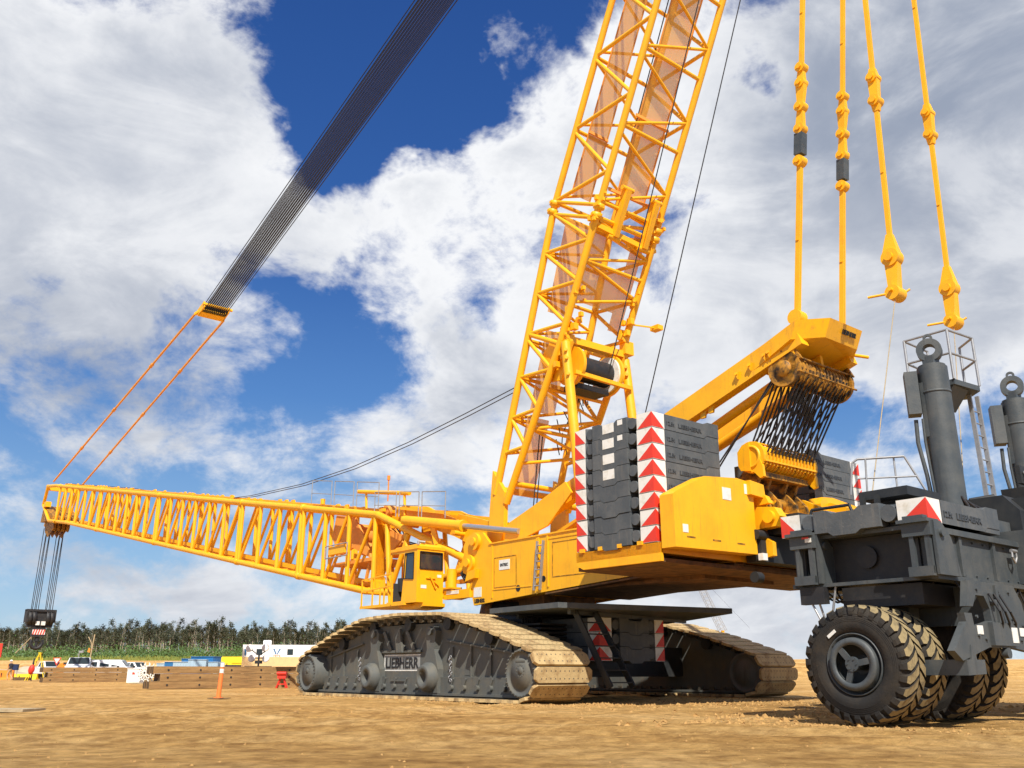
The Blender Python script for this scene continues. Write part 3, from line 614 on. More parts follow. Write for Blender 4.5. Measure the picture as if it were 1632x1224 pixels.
# catwalk mesh
cw = MB()
def strip(mb, l0, l1, n_, ta, tb, fa=None):
    mb.prism([MP(l0, n_, ta), MP(l0, n_, tb), MP(l1, n_, tb), MP(l1, n_, ta)], (MP(0, .03, 0)-MP(0, 0, 0)))
strip(cw, LJ+.6, 36, HD-.15, -.95, -.05); strip(cw, LJ+.8, 36, -HD+.16, -.72, .62)
for (f0, f1, a_, b_) in ((.03, .36, -1.0, .2), (.42, .70, -.9, .3), (.72, .99, -.95, .1)):
    p0, p1 = lowA(f0, -1), lowA(f1, -1); ta, tb = a_+1.5, b_+1.5; nn = S(-.22, 0, -.08)
    cw.prism([p0+T*ta+nn, p0+T*tb+nn, p1+T*tb+nn, p1+T*ta+nn], (.02, 0, .01))
for (f0, f1, a_, b_) in ((.04, .30, .15, 1.0), (.02, .36, 2.2, 2.8), (.16, .30, 1.0, 2.2)):
    p0, p1 = lowB(f0, -1), lowB(f1, -1); nn = S(.2, 0, .08)
    cw.prism([p0+T*a_+nn, p0+T*b_+nn, p1+T*b_+nn, p1+T*a_+nn], (.02, 0, .01))
cw.build('catwalk', 'screen', masto)
cf = MB()
for (l0, n_, ta, tb) in ((LJ+3.6, -HD+.12, -.9, .8), (LJ+9.1, -HD+.12, -.9, .8), (LJ+.8, -HD+.12, -1.2, 1.2), (LJ+9, HD-.15, -1.0, 0), (LJ+3, HD-.15, -1., 0)): cf.beam(MP(l0, n_, ta), MP(l0, n_, tb), .06, .12)
for n_, t_ in ((-HD+.14, -.74), (-HD+.14, .64), (HD-.13, -.97), (HD-.13, -.03)): cf.beam(MP(LJ+.6, n_, t_), MP(36, n_, t_), .04, .05)
cf.build('catwalk_frame', 'orange', masto)
# winch in the mast foot
mw = MB(); WC = S(-3.75, 0, 11.15)
mw.use('blackmetal'); mw.tube(WC-T*.95, WC+T*.75, .46, 28)
mw.use('yellow'); mw.tube(WC-T*1.05, WC-T*.92, .72, 28); mw.use('white'); mw.tube(WC+T*.72, WC+T*.8, .68, 28); mw.use('yellow'); mw.tube(WC+T*.8, WC+T*.92, .78, 28)
mw.beam(WC+S(-.5, -1.3, -.4), WC+S(-.6, 1.4, -.5), .14, .14); mw.beam(WC+S(-.1, -1.5, .9), WC+S(-.3, 1.5, .85), .3, .25)
mw.plate([(-4.2, 11.9), (-3.2, 12.3), (-2.5, 11.7), (-2.9, 10.7), (-3.6, 10.6)], -1.35, -1.25); mw.plate([(-4.2, 11.9), (-3.2, 12.3), (-2.5, 11.7), (-2.9, 10.7), (-3.6, 10.6)], 1.25, 1.35)
mw.use('text'); mw.sb(-3.9, -3.2, -.85, .7, 10.35, 10.55)
mw.build('mast_winch', 'yellow', masto)
cy2 = MB()
rnd = random.Random(5)
for k in range(26):
    f = rnd.uniform(.5, .8); q = lowB(f, 1)+S(rnd.uniform(.1, .5), rnd.uniform(-1.3, -.2), 0); cy2.tube(q, q+S(rnd.uniform(-.2, .2), rnd.uniform(-.2, .2), rnd.uniform(.3, .8)), .02, 6)
cy2.build('cable_loop', 'rope', masto)
# backstops
bs = MB()
for j in (-1, 1):
    bs.tube(S(-4.02, j*1.5, 11.85), S(-4.75, j*1.5, 5.1), .17, 14)
    for z_ in (11.5, 11.2, 10.6): bs.tube(S(-4.0-(11.85-z_)*.108-.2, j*1.5-.2, z_), S(-4.0-(11.85-z_)*.108+.15, j*1.5+.2, z_), .06, 8)
bs.build('backstop', 'yellow', masto)
bk = MB()
for j in (-1, 1): bk.plate([(-.9, 5.2), (-1.0, 5.72), (-4.1, 6.85), (-4.4, 6.45), (-3.2, 5.5), (-1.5, 5.1)], j*1.68-.04, j*1.68+.04)
bk.build('mast_support_arm', 'yellow', masto)
# ---- boom
BS = .1737
def BZt(s_): return 7.32 + (s_-8.1)*BS
def BZb(s_): return 4.19 + (s_-9.23)*BS*1.02
boom = MB(); BR = .15
for j in (-1, 1):
    t_ = j*1.5
    boom.tube(S(8.1, t_, BZt(8.1)), S(66.0, t_, BZt(66.0)), BR, 12); boom.tube(S(8.8, t_, BZb(8.8)), S(60.5, t_, BZb(60.5)), BR, 12)
    boom.tube(S(8.1, t_, BZt(8.1)), S(1.1, t_, 4.62), BR, 12); boom.tube(S(8.8, t_, BZb(8.8)), S(6.0, t_, 3.86), BR, 12); boom.tube(S(6.0, t_, 3.86), S(1.1, t_, 4.5), BR, 12)
    boom.path([S(66.0, t_, BZt(66.0)), S(69.8, t_*.9, 17.9), S(71.3, t_*.8, 16.3), S(67.5, t_*.9, 14.3), S(60.5, t_, BZb(60.5))], BR, 12)
    boom.plate([(.4, 4.4), (.5, 4.75), (1.4, 4.9), (2.0, 5.0), (2.0, 4.4), (1.2, 4.25)], t_-.08, t_+.08)
boomo = boom.build('boom', 'yellow', crane)
bl = MB(); rb_ = .11; rd_ = .085
joints = [8.1, 15.2, 22.7, 36.7, 50.8, 64.4]
for q in range(len(joints)-1):
    a, e = joints[q]+.15, joints[q+1]-.15; nb = max(3, round((e-a)/2.33)); w = (e-a)/nb
    for k in range(nb+1):
        s_ = a+k*w
        lo = BZb(min(s_, 60.5)) if s_ < 62 else 13.6+(s_-62)*.1
        for t_ in (-1.5, 1.5):
            bl.tube(S(s_, t_, BZt(s_)), S(s_, t_, lo), rb_, 8)
            if k < nb:
                s2 = s_+w; lo2 = BZb(min(s2, 60.5)) if s2 < 62 else 13.6+(s2-62)*.1
                bl.tube(S(s2-.12, t_, lo2), S(s_+.12, t_, BZt(s_)), rd_, 8)
        bl.tube(S(s_, -1.5, BZt(s_)), S(s_, 1.5, BZt(s_)), rd_, 8); bl.tube(S(s_, -1.5, lo), S(s_, 1.5, lo), rd_, 8)
        if k < nb:
            bl.tube(S(s_, -1.5 if k % 2 else 1.5, BZt(s_)), S(s_+w, 1.5 if k % 2 else -1.5, BZt(s_+w)), rd_, 8)
            s2 = s_+w; lo2 = BZb(min(s2, 60.5)) if s2 < 62 else 13.6+(s2-62)*.1
            bl.tube(S(s_, -1.5 if k % 2 else 1.5, lo), S(s2, 1.5 if k % 2 else -1.5, lo2), rd_, 8)
for x_, z0_, z1_ in ((6.9, 3.9, 6.8), (5.4, 3.98, 6.25)):
    for t_ in (-1.5, 1.5): bl.tube(S(x_, t_, z0_), S(x_+.4, t_, z1_), rb_, 8); bl.tube(S(x_, t_, z0_), S(x_-1.3, t_, z1_-.6), rb_, 8)
    bl.tube(S(x_, -1.5, z0_), S(x_, 1.5, z0_), rd_, 8)
bl.build('lattice_bracing', 'yellow', boomo)
bj = MB()
for s_ in joints[1:]:
    for t_ in (-1.5, 1.5):
        for z_, ok in ((BZt(s_), 1), (BZb(min(s_, 60.5)) if s_ < 62 else 13.85, 1)):
            q = S(s_, t_, z_); dd = S(1, 0, BS); bj.ring(q, dd, [(-.16, .13), (-.13, .19), (.13, .19), (.16, .13)], 12); bj.tube(q-T*.22, q+T*.22, .05, 8)
bj.build('chord_joint', 'yellow', boomo)
tp = MB()                                                                 # walkway, pendant bars and fittings lying along the top of the boom
for t_ in (-.9, .9): tp.beam(S(7.5, t_, BZt(7.5)+.22), S(65, t_, BZt(65)+.22), .16, .12)
tp.beam(S(8.5, 0, BZt(8.5)+.1), S(64, 0, BZt(64)+.1), .7, .05)
rnd = random.Random(2)
for k in range(70):
    s_ = 8+k*.8; t_ = rnd.choice((-1.3, -.9, .9)); q = S(s_, t_, BZt(s_)+.25); h_ = rnd.uniform(.03, .12); tp.box(q-V(.12, .06, .1), q+V(.12, .06, h_))
tp.beam(S(9.5, 0, BZb(9.5)+.1), S(60, 0, BZb(60)+.1), .8, .05); tp.beam(S(9.5, -.5, BZb(9.5)+.25), S(60, -.5, BZb(60)+.25), .05, .2)
tp.tube(S(6.1, -1.2, 8.0), S(10.4, -1.2, 8.7), .09, 10); tp.tube(S(9.6, -1.2, 7.8), S(9.7, -1.2, 8.6), .06, 8); tp.tube(S(6.4, -1.2, 7.1), S(6.5, -1.2, 8.05), .06, 8)
tp.tube(S(13.4, -1.4, 8.5), S(13.4, -1.4, 8.75), .12, 10)
tp.build('top_fitting', 'yellow', boomo)
# bulkhead with lightening holes, winch carriers inside the foot
bh = MB()
def holed(mb, sx, t0, t1, z0, z1, holes, th=.08):
    zs = [z0]+[v for h in holes for v in (h-.22, h+.22)]+[z1]; tm_ = (t0+t1)/2
    for i in range(0, len(zs), 2): mb.sb(sx, sx+th, t0, t1, zs[i], zs[i+1])
    for h in holes: mb.sb(sx, sx+th, t0, tm_-.14, h-.22, h+.22); mb.sb(sx, sx+th, tm_+.14, t1, h-.22, h+.22)
holed(bh, 8.25, -1.5, -.95, 4.1, 7.3, (6.7, 5.7, 4.8)); holed(bh, 8.25, .95, 1.5, 4.1, 7.3, (6.7, 5.7, 4.8))
bh.use('yellow')
for j in (-1, 1):
    bh.plate([(8.3, 7.5), (7.0, 7.62), (5.2, 7.35), (4.4, 7.0), (2.2, 6.25), (.6, 5.75), (.35, 5.2), (1.0, 5.0), (3.2, 5.9), (6.2, 6.8), (7.9, 6.75)], j*.85-.07, j*.85+.07)
    bh.beam(S(7.0, j*1.1, 7.5), S(3.0, j*1.1, 6.75), .4, .12)
    bh.beam(S(4.2, j*.4, 6.9), S(.3, j*.9, 5.9), .14, .3)
for s_ in (6.2, 4.4, 2.6): bh.tube(S(s_, -1.4, 5.2+.28*s_), S(s_, 1.4, 5.2+.28*s_), .1, 10)
bh.build('foot_plate', 'yellow', boomo)
ip = MB()
for t_ in (-1.0, 1.0):
    ip.plate([(12.6, 7.9), (10.9, 7.6), (9.6, 6.2), (9.3, 5.6), (10.9, 6.2), (12.2, 5.9), (12.9, 6.9)], t_-.05, t_+.05); ip.plate([(8.2, 6.9), (7.4, 6.5), (6.6, 6.3), (7.6, 5.7), (8.2, 5.5)], t_-.05, t_+.05)
ip.tube(S(11.4, -.9, 6.9), S(11.4, .9, 6.9), .5, 20); ip.tube(S(10.2, -.9, 6.1), S(10.2, .9, 6.1), .3, 16); ip.sb(9.0, 12.4, -1.2, 1.2, 5.45, 5.6)
for s_ in (9.4, 10.6, 11.8): ip.beam(S(s_, -1.0, 5.5), S(s_+.3, -1.0, 4.6), .1, .14); ip.beam(S(s_, .9, 5.5), S(s_-.2, .9, 4.6), .1, .14)
ip.tube(S(9.0, -1.2, 7.2), S(9.0, 1.2, 7.2), .12, 10); ip.tube(S(8.0, -1.2, 7.5), S(8.0, 1.2, 7.5), .26, 18)
ip.build('boom_winch', 'orange', boomo)
bx_ = MB(); bx_.sb(11.9, 10.4, -1.75, -1.55, 5.9, 6.25); bx_.use('steel')
for z_ in (5.75, 6.3): bx_.tube(S(12.1, -1.8, z_), S(10.1, -1.8, z_), .03, 6)
for s_ in (12.1, 10.1): bx_.tube(S(s_, -1.8, 5.75), S(s_, -1.8, 6.3), .03, 6)
bx_.use('yellow'); bx_.m[0:6] = [0]*6
bx_.mats = ['steel', 'yellow']; bx_.m = [1]*6 + [0]*(len(bx_.f)-6)
bx_.build('junction_box', 'yellow', boomo)
hc = MB(); hc.tube(S(5.56, -1.75, 6.74), S(1.58, -1.75, 6.05), .19, 16); hc.tube(S(1.6, -1.75, 6.05), S(1.45, -1.75, 6.02), .23, 16); hc.sb(5.4, 5.7, -1.85, -1.6, 6.6, 6.9); hc.beam(S(3.6, -1.7, 6.3), S(3.4, -1.6, 5.55), .14, .2)
hco = hc.build('luffing_cylinder', 'yellow', crane)
rod = MB(); rod.tube(S(1.5, -1.75, 6.03), S(-1.75, -1.75, 5.47), .1, 14); rod.build('rod', 'chrome', hco)
gr = MB()
def frame3(s0_, z0_, s1_, z1_, t_, h0=1.15, h1=1.15):
    r_ = .022; gr.tube(S(s0_, t_, z0_), S(s0_, t_, z0_+h0), r_, 6); gr.tube(S(s1_, t_, z1_), S(s1_, t_, z1_+h1), r_, 6)
    gr.tube(S(s0_, t_, z0_+h0), S(s1_, t_, z1_+h1), r_, 6); gr.tube(S(s0_, t_, z0_+h0*.45), S(s1_, t_, z1_+h1*.45), r_*.8, 6)
for a, b_ in ((14.4, 12.4), (12.1, 10.3), (10.0, 8.1)): frame3(a, 8.25+(a-12)*.17, b_, 8.25+(b_-12)*.17, -1.5, 1.15, 1.15)
for a, b_ in ((8.4, 6.65), (6.4, 4.93), (4.7, 3.05)): frame3(a, 7.3+(a-8.4)*.14, b_, 7.3+(b_-8.4)*.14, -1.5, 1.05, 1.05)
gr.build('walkway_railing', 'steel', boomo)
hdp = MB()
for t_ in (-.6, -.2, .2, .6):
    hdp.ring(S(70.2, t_, 14.3), T, [(-.12, .02), (-.12, .6), (0, .5), (.12, .6), (.12, .02)], 18); hdp.ring(S(68.6, t_, 14.0), T, [(-.12, .02), (-.12, .5), (0, .42), (.12, .5), (.12, .02)], 18)
    hdp.plate([(71.0, 15.6), (68.0, 14.6), (67.8, 13.7), (69.5, 13.0), (70.8, 13.6), (71.6, 14.8)], t_-.2, t_-.16)
hdp.plate([(71, 16.2), (67, 14.7), (67, 14.4), (71.4, 14.6)], -1.2, 1.2)
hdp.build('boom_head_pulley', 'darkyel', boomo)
hx = MB(); hx.tube(S(72.0, -.5, 14.5), S(71.0, -.5, 14.5), .25, 10); hx.build('anemometer_drum', 'yellow', boomo); hx = MB(); hx.sb(69.5, 70.2, -1.4, -.9, 15.9, 16.4); hx.build('boom_head_box', 'yellow', boomo); hx = MB(); hx.sb(70.0, 70.4, -1.4, 1.4, 17.6, 18.1); hx.build('boom_head_beam', 'yellow', boomo)
# warning light mast
al = MB(); al.tube(S(8.3, -.9, 8.0), S(8.3, -.9, 9.1), .03, 6); al.tube(S(8.3, -.9, 8.95), S(8.3, -.9, 9.15), .07, 8); al.build('warning_light', 'hivis', boomo)
# ---- luffing pulley block, pendants and ropes
PBK = S(34.4, 0, 25.4); HEAD = MP(39.0, .9, 0); DIRP = (HEAD-PBK).normalized()
pk = MB(); A_ = DIRP; B_ = T; C_ = A_.cross(B_)
pk.use('yellow'); pk.beam(PBK+A_*.6-T*1.0, PBK+A_*.6+T*1.15, .16, .14, up=A_); pk.beam(PBK-A_*.3-T*.95, PBK-A_*.3+T*.95, .5, .55, up=A_)
for j in (-1, 1): pk.beam(PBK+A_*.6+T*j*.9, PBK-A_*.5+T*j*.9, .08, .5, up=C_); pk.beam(PBK-A_*.3+T*j*.9, PBK-A_*.75+T*j*1.05, .14, .2, up=C_)
pk.use('blackmetal')
for k in range(12): pk.ring(PBK+A_*.25-T*.77+T*(k*.14), T, [(-.05, .32), (0, .27), (.05, .32)], 16)
pko = pk.build('luffing_pulley_block', 'yellow', crane)
wr = MB()
for k in range(12):
    a0 = PBK+A_*.4+T*(-.77+k*.14); b0 = HEAD+T*(-.95+k*.172)
    wr.tube(a0+C_*.22, b0+C_*.22, .029, 5); wr.tube(a0-C_*.22, b0-C_*.22, .029, 5)
wr.build('luffing_rope', 'rope', crane)
def pendant_bar(mb, p0, p1, w, joints_, twin=False):
    L_ = (p1-p0).length; d = (p1-p0).normalized()
    a = d.cross(T).normalized()
    for o_ in (-1, 1):
        mb.beam(p0+T*o_*w*.32, p1+T*o_*w*.32, w*.5, w*1.25, up=a)
    nclip = max(2, int(L_/ (2.0 if w > .1 else 3.2)))
    for k in range(1, nclip):
        q = p0.lerp(p1, k/nclip); mb.beam(q-T*w*.8, q+T*w*.8, w*.9, w*.5, up=d)
    for f in joints_:
        q = p0.lerp(p1, f)
        for s_, n_ in ((-1.6*w, 0), (1.6*w, 0)):
            c_ = q+d*s_
            mb.tube(c_-T*w*.9, c_+T*w*.9, w*1.1, 14); mb.tube(c_-T*w*1.2, c_+T*w*1.2, w*.5, 10)
        mb.beam(q-d*2.6*w, q+d*2.6*w, w*1.9, w*1.3, up=a)
pd = MB()
for j in (-1, 1):
    pendant_bar(pd, PBK-A_*.7+T*j*1.05, S(68.2, j*1.3, BZt(66)+.75), .105, (.25, .5, .75))
pd.use('orange') if False else None
pd.build('boom_pendant', 'orange', crane)
pa = MB(); HB = MP(38.6, -.9, 0)
for j, zt in ((-1, 0), (1, 0)):
    p0 = S(-13.0, j*1.12-.05, 10.0); p1 = HB+T*(j*1.0-.25); d = (p1-p0).normalized()
    pa.use('yellow'); pendant_bar(pa, p0+d*.15, p0+d*4.6, .11, ()); pendant_bar(pa, p0+d*5.9, p1, .095, (.45, .7))
    q0 = p0+d*(.1); pa.tube(q0-T*.16, q0+T*.16, .22, 14)
    for k, m_ in enumerate((4.75, 5.75, 6.45, 7.2, 7.7)):
        c_ = p0+d*m_; pa.tube(c_-T*.13, c_+T*.13, .165-.01*(k > 2), 16); pa.tube(c_-T*.19, c_+T*.19, .08, 10)
    pa.beam(p0+d*5.7, p0+d*6.45, .17, .26, w1=.12, h1=.18); pa.beam(p0+d*6.45, p0+d*7.2, .12, .18, w1=.2, h1=.28); pa.beam(p0+d*7.2, p0+d*7.75, .18, .24, w1=.12, h1=.16); pa.use('grey'); pa.beam(p0+d*4.95, p0+d*5.6, .26, .26)
pa.build('mast_pendant', 'yellow', crane)
ph = MB(); ends = []
for j in (-1, 1):
    p1 = HB+T*j*1.45; p0 = S(-16.0, j*1.5, 9.75); d = (p1-p0).normalized(); ends.append(p0)
    m_ = 5.4 if j < 0 else 5.6
    ph.use('yellow'); pendant_bar(ph, p0+d*1.3, p0+d*m_, .088, ()); pendant_bar(ph, p0+d*(m_+.8), p1, .088, ())
    for q, r_ in ((m_+.05, .155), (m_+.75, .15)):
        c_ = p0+d*q; ph.tube(c_-T*.15, c_+T*.15, r_, 16); ph.tube(c_-T*.2, c_+T*.2, .09, 10)
    ph.beam(p0+d*(m_-.25), p0+d*(m_+.1), .13, .16, w1=.16, h1=.26); ph.beam(p0+d*(m_+.1), p0+d*(m_+.7), .2, .2, w1=.2, h1=.26); ph.beam(p0+d*(m_+.7), p0+d*(m_+1.05), .2, .3, w1=.13, h1=.15)
    c_ = p0+d*.95; ph.tube(c_-T*.15, c_+T*.15, .23, 18); ph.tube(c_-T*.22, c_+T*.22, .11, 12)
    ph.beam(p0+d*1.0, p0+d*1.6, .26, .42, w1=.14, h1=.15); ph.beam(p0+d*.05, p0+d*.9, .3, .22, w1=.2, h1=.34)
    c_ = p0; ph.tube(c_-T*.2, c_+T*.2, .19, 14); ph.tube(c_-S(0, 0, 0)-T*.1, c_+S(.55, -.35, -.02), .035, 6); ph.tube(c_-T*.3+S(0, 0, .05), c_+T*.3, .05, 8); ph.tube(c_+T*.2, c_+T*.35+S(-.2, 0, .15), .03, 6)
ph.build('ballast_pendant', 'yellow', crane)
rg = MB(); SP = [(28.34, 10.8), (22.78, 10.31), (16.63, 10.02), (11.52, 10.05), (6.68, 10.35), (2.57, 10.75), (-.6, 11.1)]
rg.path([S(a, -1.0, b_) for a, b_ in SP], .02, 5); rg.path([S(a, -.75, b_-.02) for a, b_ in SP], .02, 5)
rg.path([S(28.34, -1.0, 10.8), S(45, -.9, BZt(45)+.35), S(65, -.9, BZt(65)+.3)], .02, 5)
rg.tube(MP(38, -1.0, 1.3), S(-5.3, 1.0, 9.3), .022, 5); rg.tube(S(-5.3, 1.0, 9.3), S(-4.6, 1.0, 5.4), .022, 5)
rg.tube(MP(38, -.9, -.3), WC+S(-.5, .4, 0), .022, 5); 
for q in (-.55, -.42): rg.tube(MP(38, -.2, q), MP(LJ+1, -.9, q), .022, 5)
for q in (-.5, -.35): rg.tube(S(-1.5, q, 9.5), S(-1.0, q-.1, 5.2), .022, 5)
rg.build('guide_rope', 'rope', crane)

# ================================================================== COUNTERWEIGHT SLABS
H = .4215
def slab_meshes(mir):
    """origin: outer rear bottom corner; u+ along s (0..2.85), v+ inward across (0..2.7). mir: +1 near stack, -1 far stack"""
    def Q(s_, v_, z_): return Vector((s_, -v_*mir, z_))
    m = MB()
    def pr(pts, z0, z1): m.prism([Q(a, b_, z0) for a, b_ in pts], (0, 0, z1-z0))
    e = .016
    pr([(0, .0), (.50, .0), (.56, .12), (.62, .28), (2.25, .28), (2.30, .12), (2.42, 0), (2.85, 0), (2.85, 2.7), (0, 2.7)], 0, H-e)
    # central face plate with interlocking step
    zz = [(.82, .0), (1.2, .0), (1.3, -.07), (1.75, -.07), (1.85, .0), (2.12, .0), (2.12, H-e), (1.85, H-e), (1.75, H-e-.07), (1.3, H-e-.07), (1.2, H-e), (.82, H-e)]
    m.prism([Q(a, -.06, z_) for a, z_ in zz], Q(0, .36, 0))
    # knobs
    for s_ in (.68, 2.24): m.tube(Q(s_, -.02, H*.5), Q(s_, .3, H*.5), .15, 16)
    # rear interlock
    m.prism([Q(-.012, a, z_) for a, z_ in ((2.05, .0), (2.2, .09), (2.7, .09), (2.7, H+.05), (2.25, H+.05), (2.1, H-e), (.5, H-e), (.5, 0))], (.2, 0, 0))
    rear = MB()
    def patch(mb, pts3): mb.prism(pts3[0], pts3[1])
    w = MB(); w.use('white')
    w.add([Q(.52, -.004, .0), Q(-.004, -.004, .0), Q(-.004, -.004, H-e), Q(.52, -.004, H-e)], [(0, 1, 2, 3)])
    w.add([Q(-.004, -.004, .0), Q(-.004, .48, .0), Q(-.004, .48, H-e), Q(-.004, -.004, H-e)], [(0, 1, 2, 3)])
    w.add([Q(2.44, -.004, .0), Q(2.854, -.004, .0), Q(2.854, -.004, H-e), Q(2.44, -.004, H-e)], [(0, 1, 2, 3)])
    w.add([Q(-.004, -.004, H-e+.003), Q(-.004, .2, H-e+.003), Q(.2, -.004, H-e+.003)], [(0, 1, 2)])
    w.use('red')
    w.add([Q(.50, -.009, .012), Q(-.009, -.009, .012), Q(-.009, -.009, H-.02)], [(0, 1, 2)])
    w.add([Q(-.009, -.009, .012), Q(-.009, .46, .012), Q(-.009, -.009, H-.02)], [(0, 1, 2)])
    w.add([Q(2.859, -.009, .012), Q(2.46, -.009, .012), Q(2.859, -.009, H-.02)], [(0, 1, 2)])
    tx = MB(); rt = T if mir > 0 else T
    # text reads left to right along T (image right) on the rear face
    start = Q(-.016, .56, .12) if mir > 0 else Q(-.016, 2.5, .12)
    tx.text('12.5t', start, T*.3, (0, 0, 1), .11, .012, .01)
    start = Q(-.016, 1.02, .12) if mir > 0 else Q(-.016, 2.04, .12)
    tx.text('LIEBHERR', start, T*.95, (0, 0, 1), .11, .012, .02)
    return m, w, tx
SL = {}
for mir in (1, -1):
    m, w, tx = slab_meshes(mir); SL[mir] = [q.build(n, mt, None) for q, n, mt in ((m, 'slab_block', 'slab'), (w, 'warning_stripe', 'white'), (tx, 'lettering', 'embossed'))]
    for o in SL[mir]: COL.objects.unlink(o)
sk = MB(); sk.use('white'); sk.sb(1.72, 1.3, -.062, -.067, .10, .36); sk.build('sticker', 'white', None); SK = bpy.data.objects['sticker']; COL.objects.unlink(SK)
sk2 = MB(); sk2.sb(1.16, .98, -.062, -.067, .24, .38); SK2 = sk2.build('sticker_small', 'white', None); COL.objects.unlink(SK2)
ORD = ['bottom', 'second from the bottom', 'third from the bottom', 'fourth from the bottom', 'fifth from the bottom', 'sixth from the bottom', 'seventh from the bottom', 'topmost']
def slab(base, mir, label, group, stickers=0):
    root = thing('counterweight_slab', label, 'counterweight', base, group)
    for q in SL[mir]:
        o = q.copy(); COL.objects.link(o); o.parent = root
    if stickers:
        o = SK.copy(); COL.objects.link(o); o.parent = root; o.matrix_local = Matrix.Translation((0, .0, 0))
        if stickers > 1: o = SK2.copy(); o.name = 'sticker'; COL.objects.link(o); o.parent = root
    return root
# sticker meshes sit on the outer plate (v=-.06 => y=+.06)
for k in range(8):
    jx, jt = random.uniform(-.012, .012), random.uniform(-.015, .015)
    slab(S(-10.82+jx, -4.9+jt, 3.9+k*H), 1, 'grey %s slab of the near counterweight stack behind the cab%s' % (ORD[k], ', with white sticker' if k > 3 else ''), 'slabs stacked on the near side of the crane', (2 if k > 5 else 1) if k > 3 else 0)
for k in range(8):
    jx, jt = random.uniform(-.012, .012), random.uniform(-.015, .015)
    slab(S(-10.82+jx, 5.02+jt, 3.9+k*H), -1, 'grey %s slab of the far counterweight stack behind the rear rope pulleys' % ORD[k], 'slabs stacked on the far side of the crane')
for i in range(1):
    for k in range(3):
        cs_ = slab(S(-6.0, -2.2, 1.13+k*H), -1, 'dark %s slab lying on the undercarriage under the service deck' % ('lowest', 'middle', 'uppermost')[k], 'slabs on the undercarriage'); cs_.rotation_euler = (0, 0, ROTZ-PI/2)

# ================================================================== HOOK BLOCK
hb = thing('hook_block', 'black hook block with red and white stripes hanging from the boom tip', 'hook block', S(71.2, 0, 3.0))
m = MB(); m.sb(70.9, 71.5, -1.1, 1.1, 4.75, 6.3)
for t_ in (-.95, -.6, .6, .95): m.ring(S(71.2, t_, 5.6), T, [(-.14, .05), (-.14, .75), (0, .66), (.14, .75), (.14, .05)], 20)
m.sb(70.7, 71.7, -1.28, -1.1, 5.2, 6.35); m.sb(70.7, 71.7, 1.1, 1.28, 5.2, 6.35); m.sb(70.75, 71.65, -1.28, 1.28, 6.2, 6.4)
m.sb(70.9, 71.5, -.55, .55, 3.9, 4.9)
m.build('pulley_housing', 'blackmetal', hb)
m = MB(); m.use('white'); m.sb(70.89, 70.7, -.42, -.08, 4.95, 5.3); m.sb(70.89, 70.7, .08, .42, 4.95, 5.3); m.sb(70.88, 70.9, -.55, .55, 4.1, 4.55); m.use('red')
for k in range(5): a = -.55+k*.22; m.rplate([(a, 4.1), (a+.11, 4.1), (a+.22, 4.55), (a+.11, 4.55)], 70.86, 70.88)
m.build('warning_plate', 'white', hb)
m = MB(); cpts = [S(71.2, 0+.5*math.sin(R(a)), 3.35-.5*math.cos(R(a))) for a in range(-120, 121, 20)]
m.path(cpts, .17, 10); m.path([S(71.2, -q.y, q.z) if False else q for q in cpts], .16, 8); m.tube(S(71.2, 0, 3.5), S(71.2, 0, 4.0), .2, 12); m.tube(S(71.2, 0, 2.85), S(71.2, 0, 3.9), .12, 10)
m.build('hook', 'blackmetal', hb)
m = MB(); m.tube(S(71.0, -.5, 3.9), S(71.4, -1.6, 2.4), .04, 6); m.build('tag_line', 'ltwood', hb)
m = MB()
for g in (-1, 1):
    for k in range(5): m.tube(S(71.0+.2*(k % 2), g*.62+.14*(k-2)*1.1, 6.3), S(70.9-.5*(k % 2), g*.6+.15*(k-2), 14.0), .035, 5)
m.build('hoist_rope', 'rope', hb)
# ================================================================== BALLAST TRAILER
TRB = S(-17.3, -.95, 0)
bt = thing('ballast_trailer', 'grey derrick ballast trailer on huge muddy tyres in the right foreground', 'trailer', TRB)
TS0, TS1 = -18.75, -15.9          # rear and front of the tray
m = MB()
m.sb(-18.4, -16.3, -5.5, 4.3, 2.6, 3.2)
m.sb(-18.62, -18.5, -6.95, 5.0, 2.36, 3.12); m.sb(-18.72, -18.4, -6.95, 5.0, 3.08, 3.18); m.sb(-18.72, -18.4, -6.95, 5.0, 2.3, 2.38)
m.sb(-16.25, -16.05, -6.95, 5.0, 2.36, 3.12); m.sb(-16.3, -15.95, -6.95, 5.0, 2.3, 2.38)

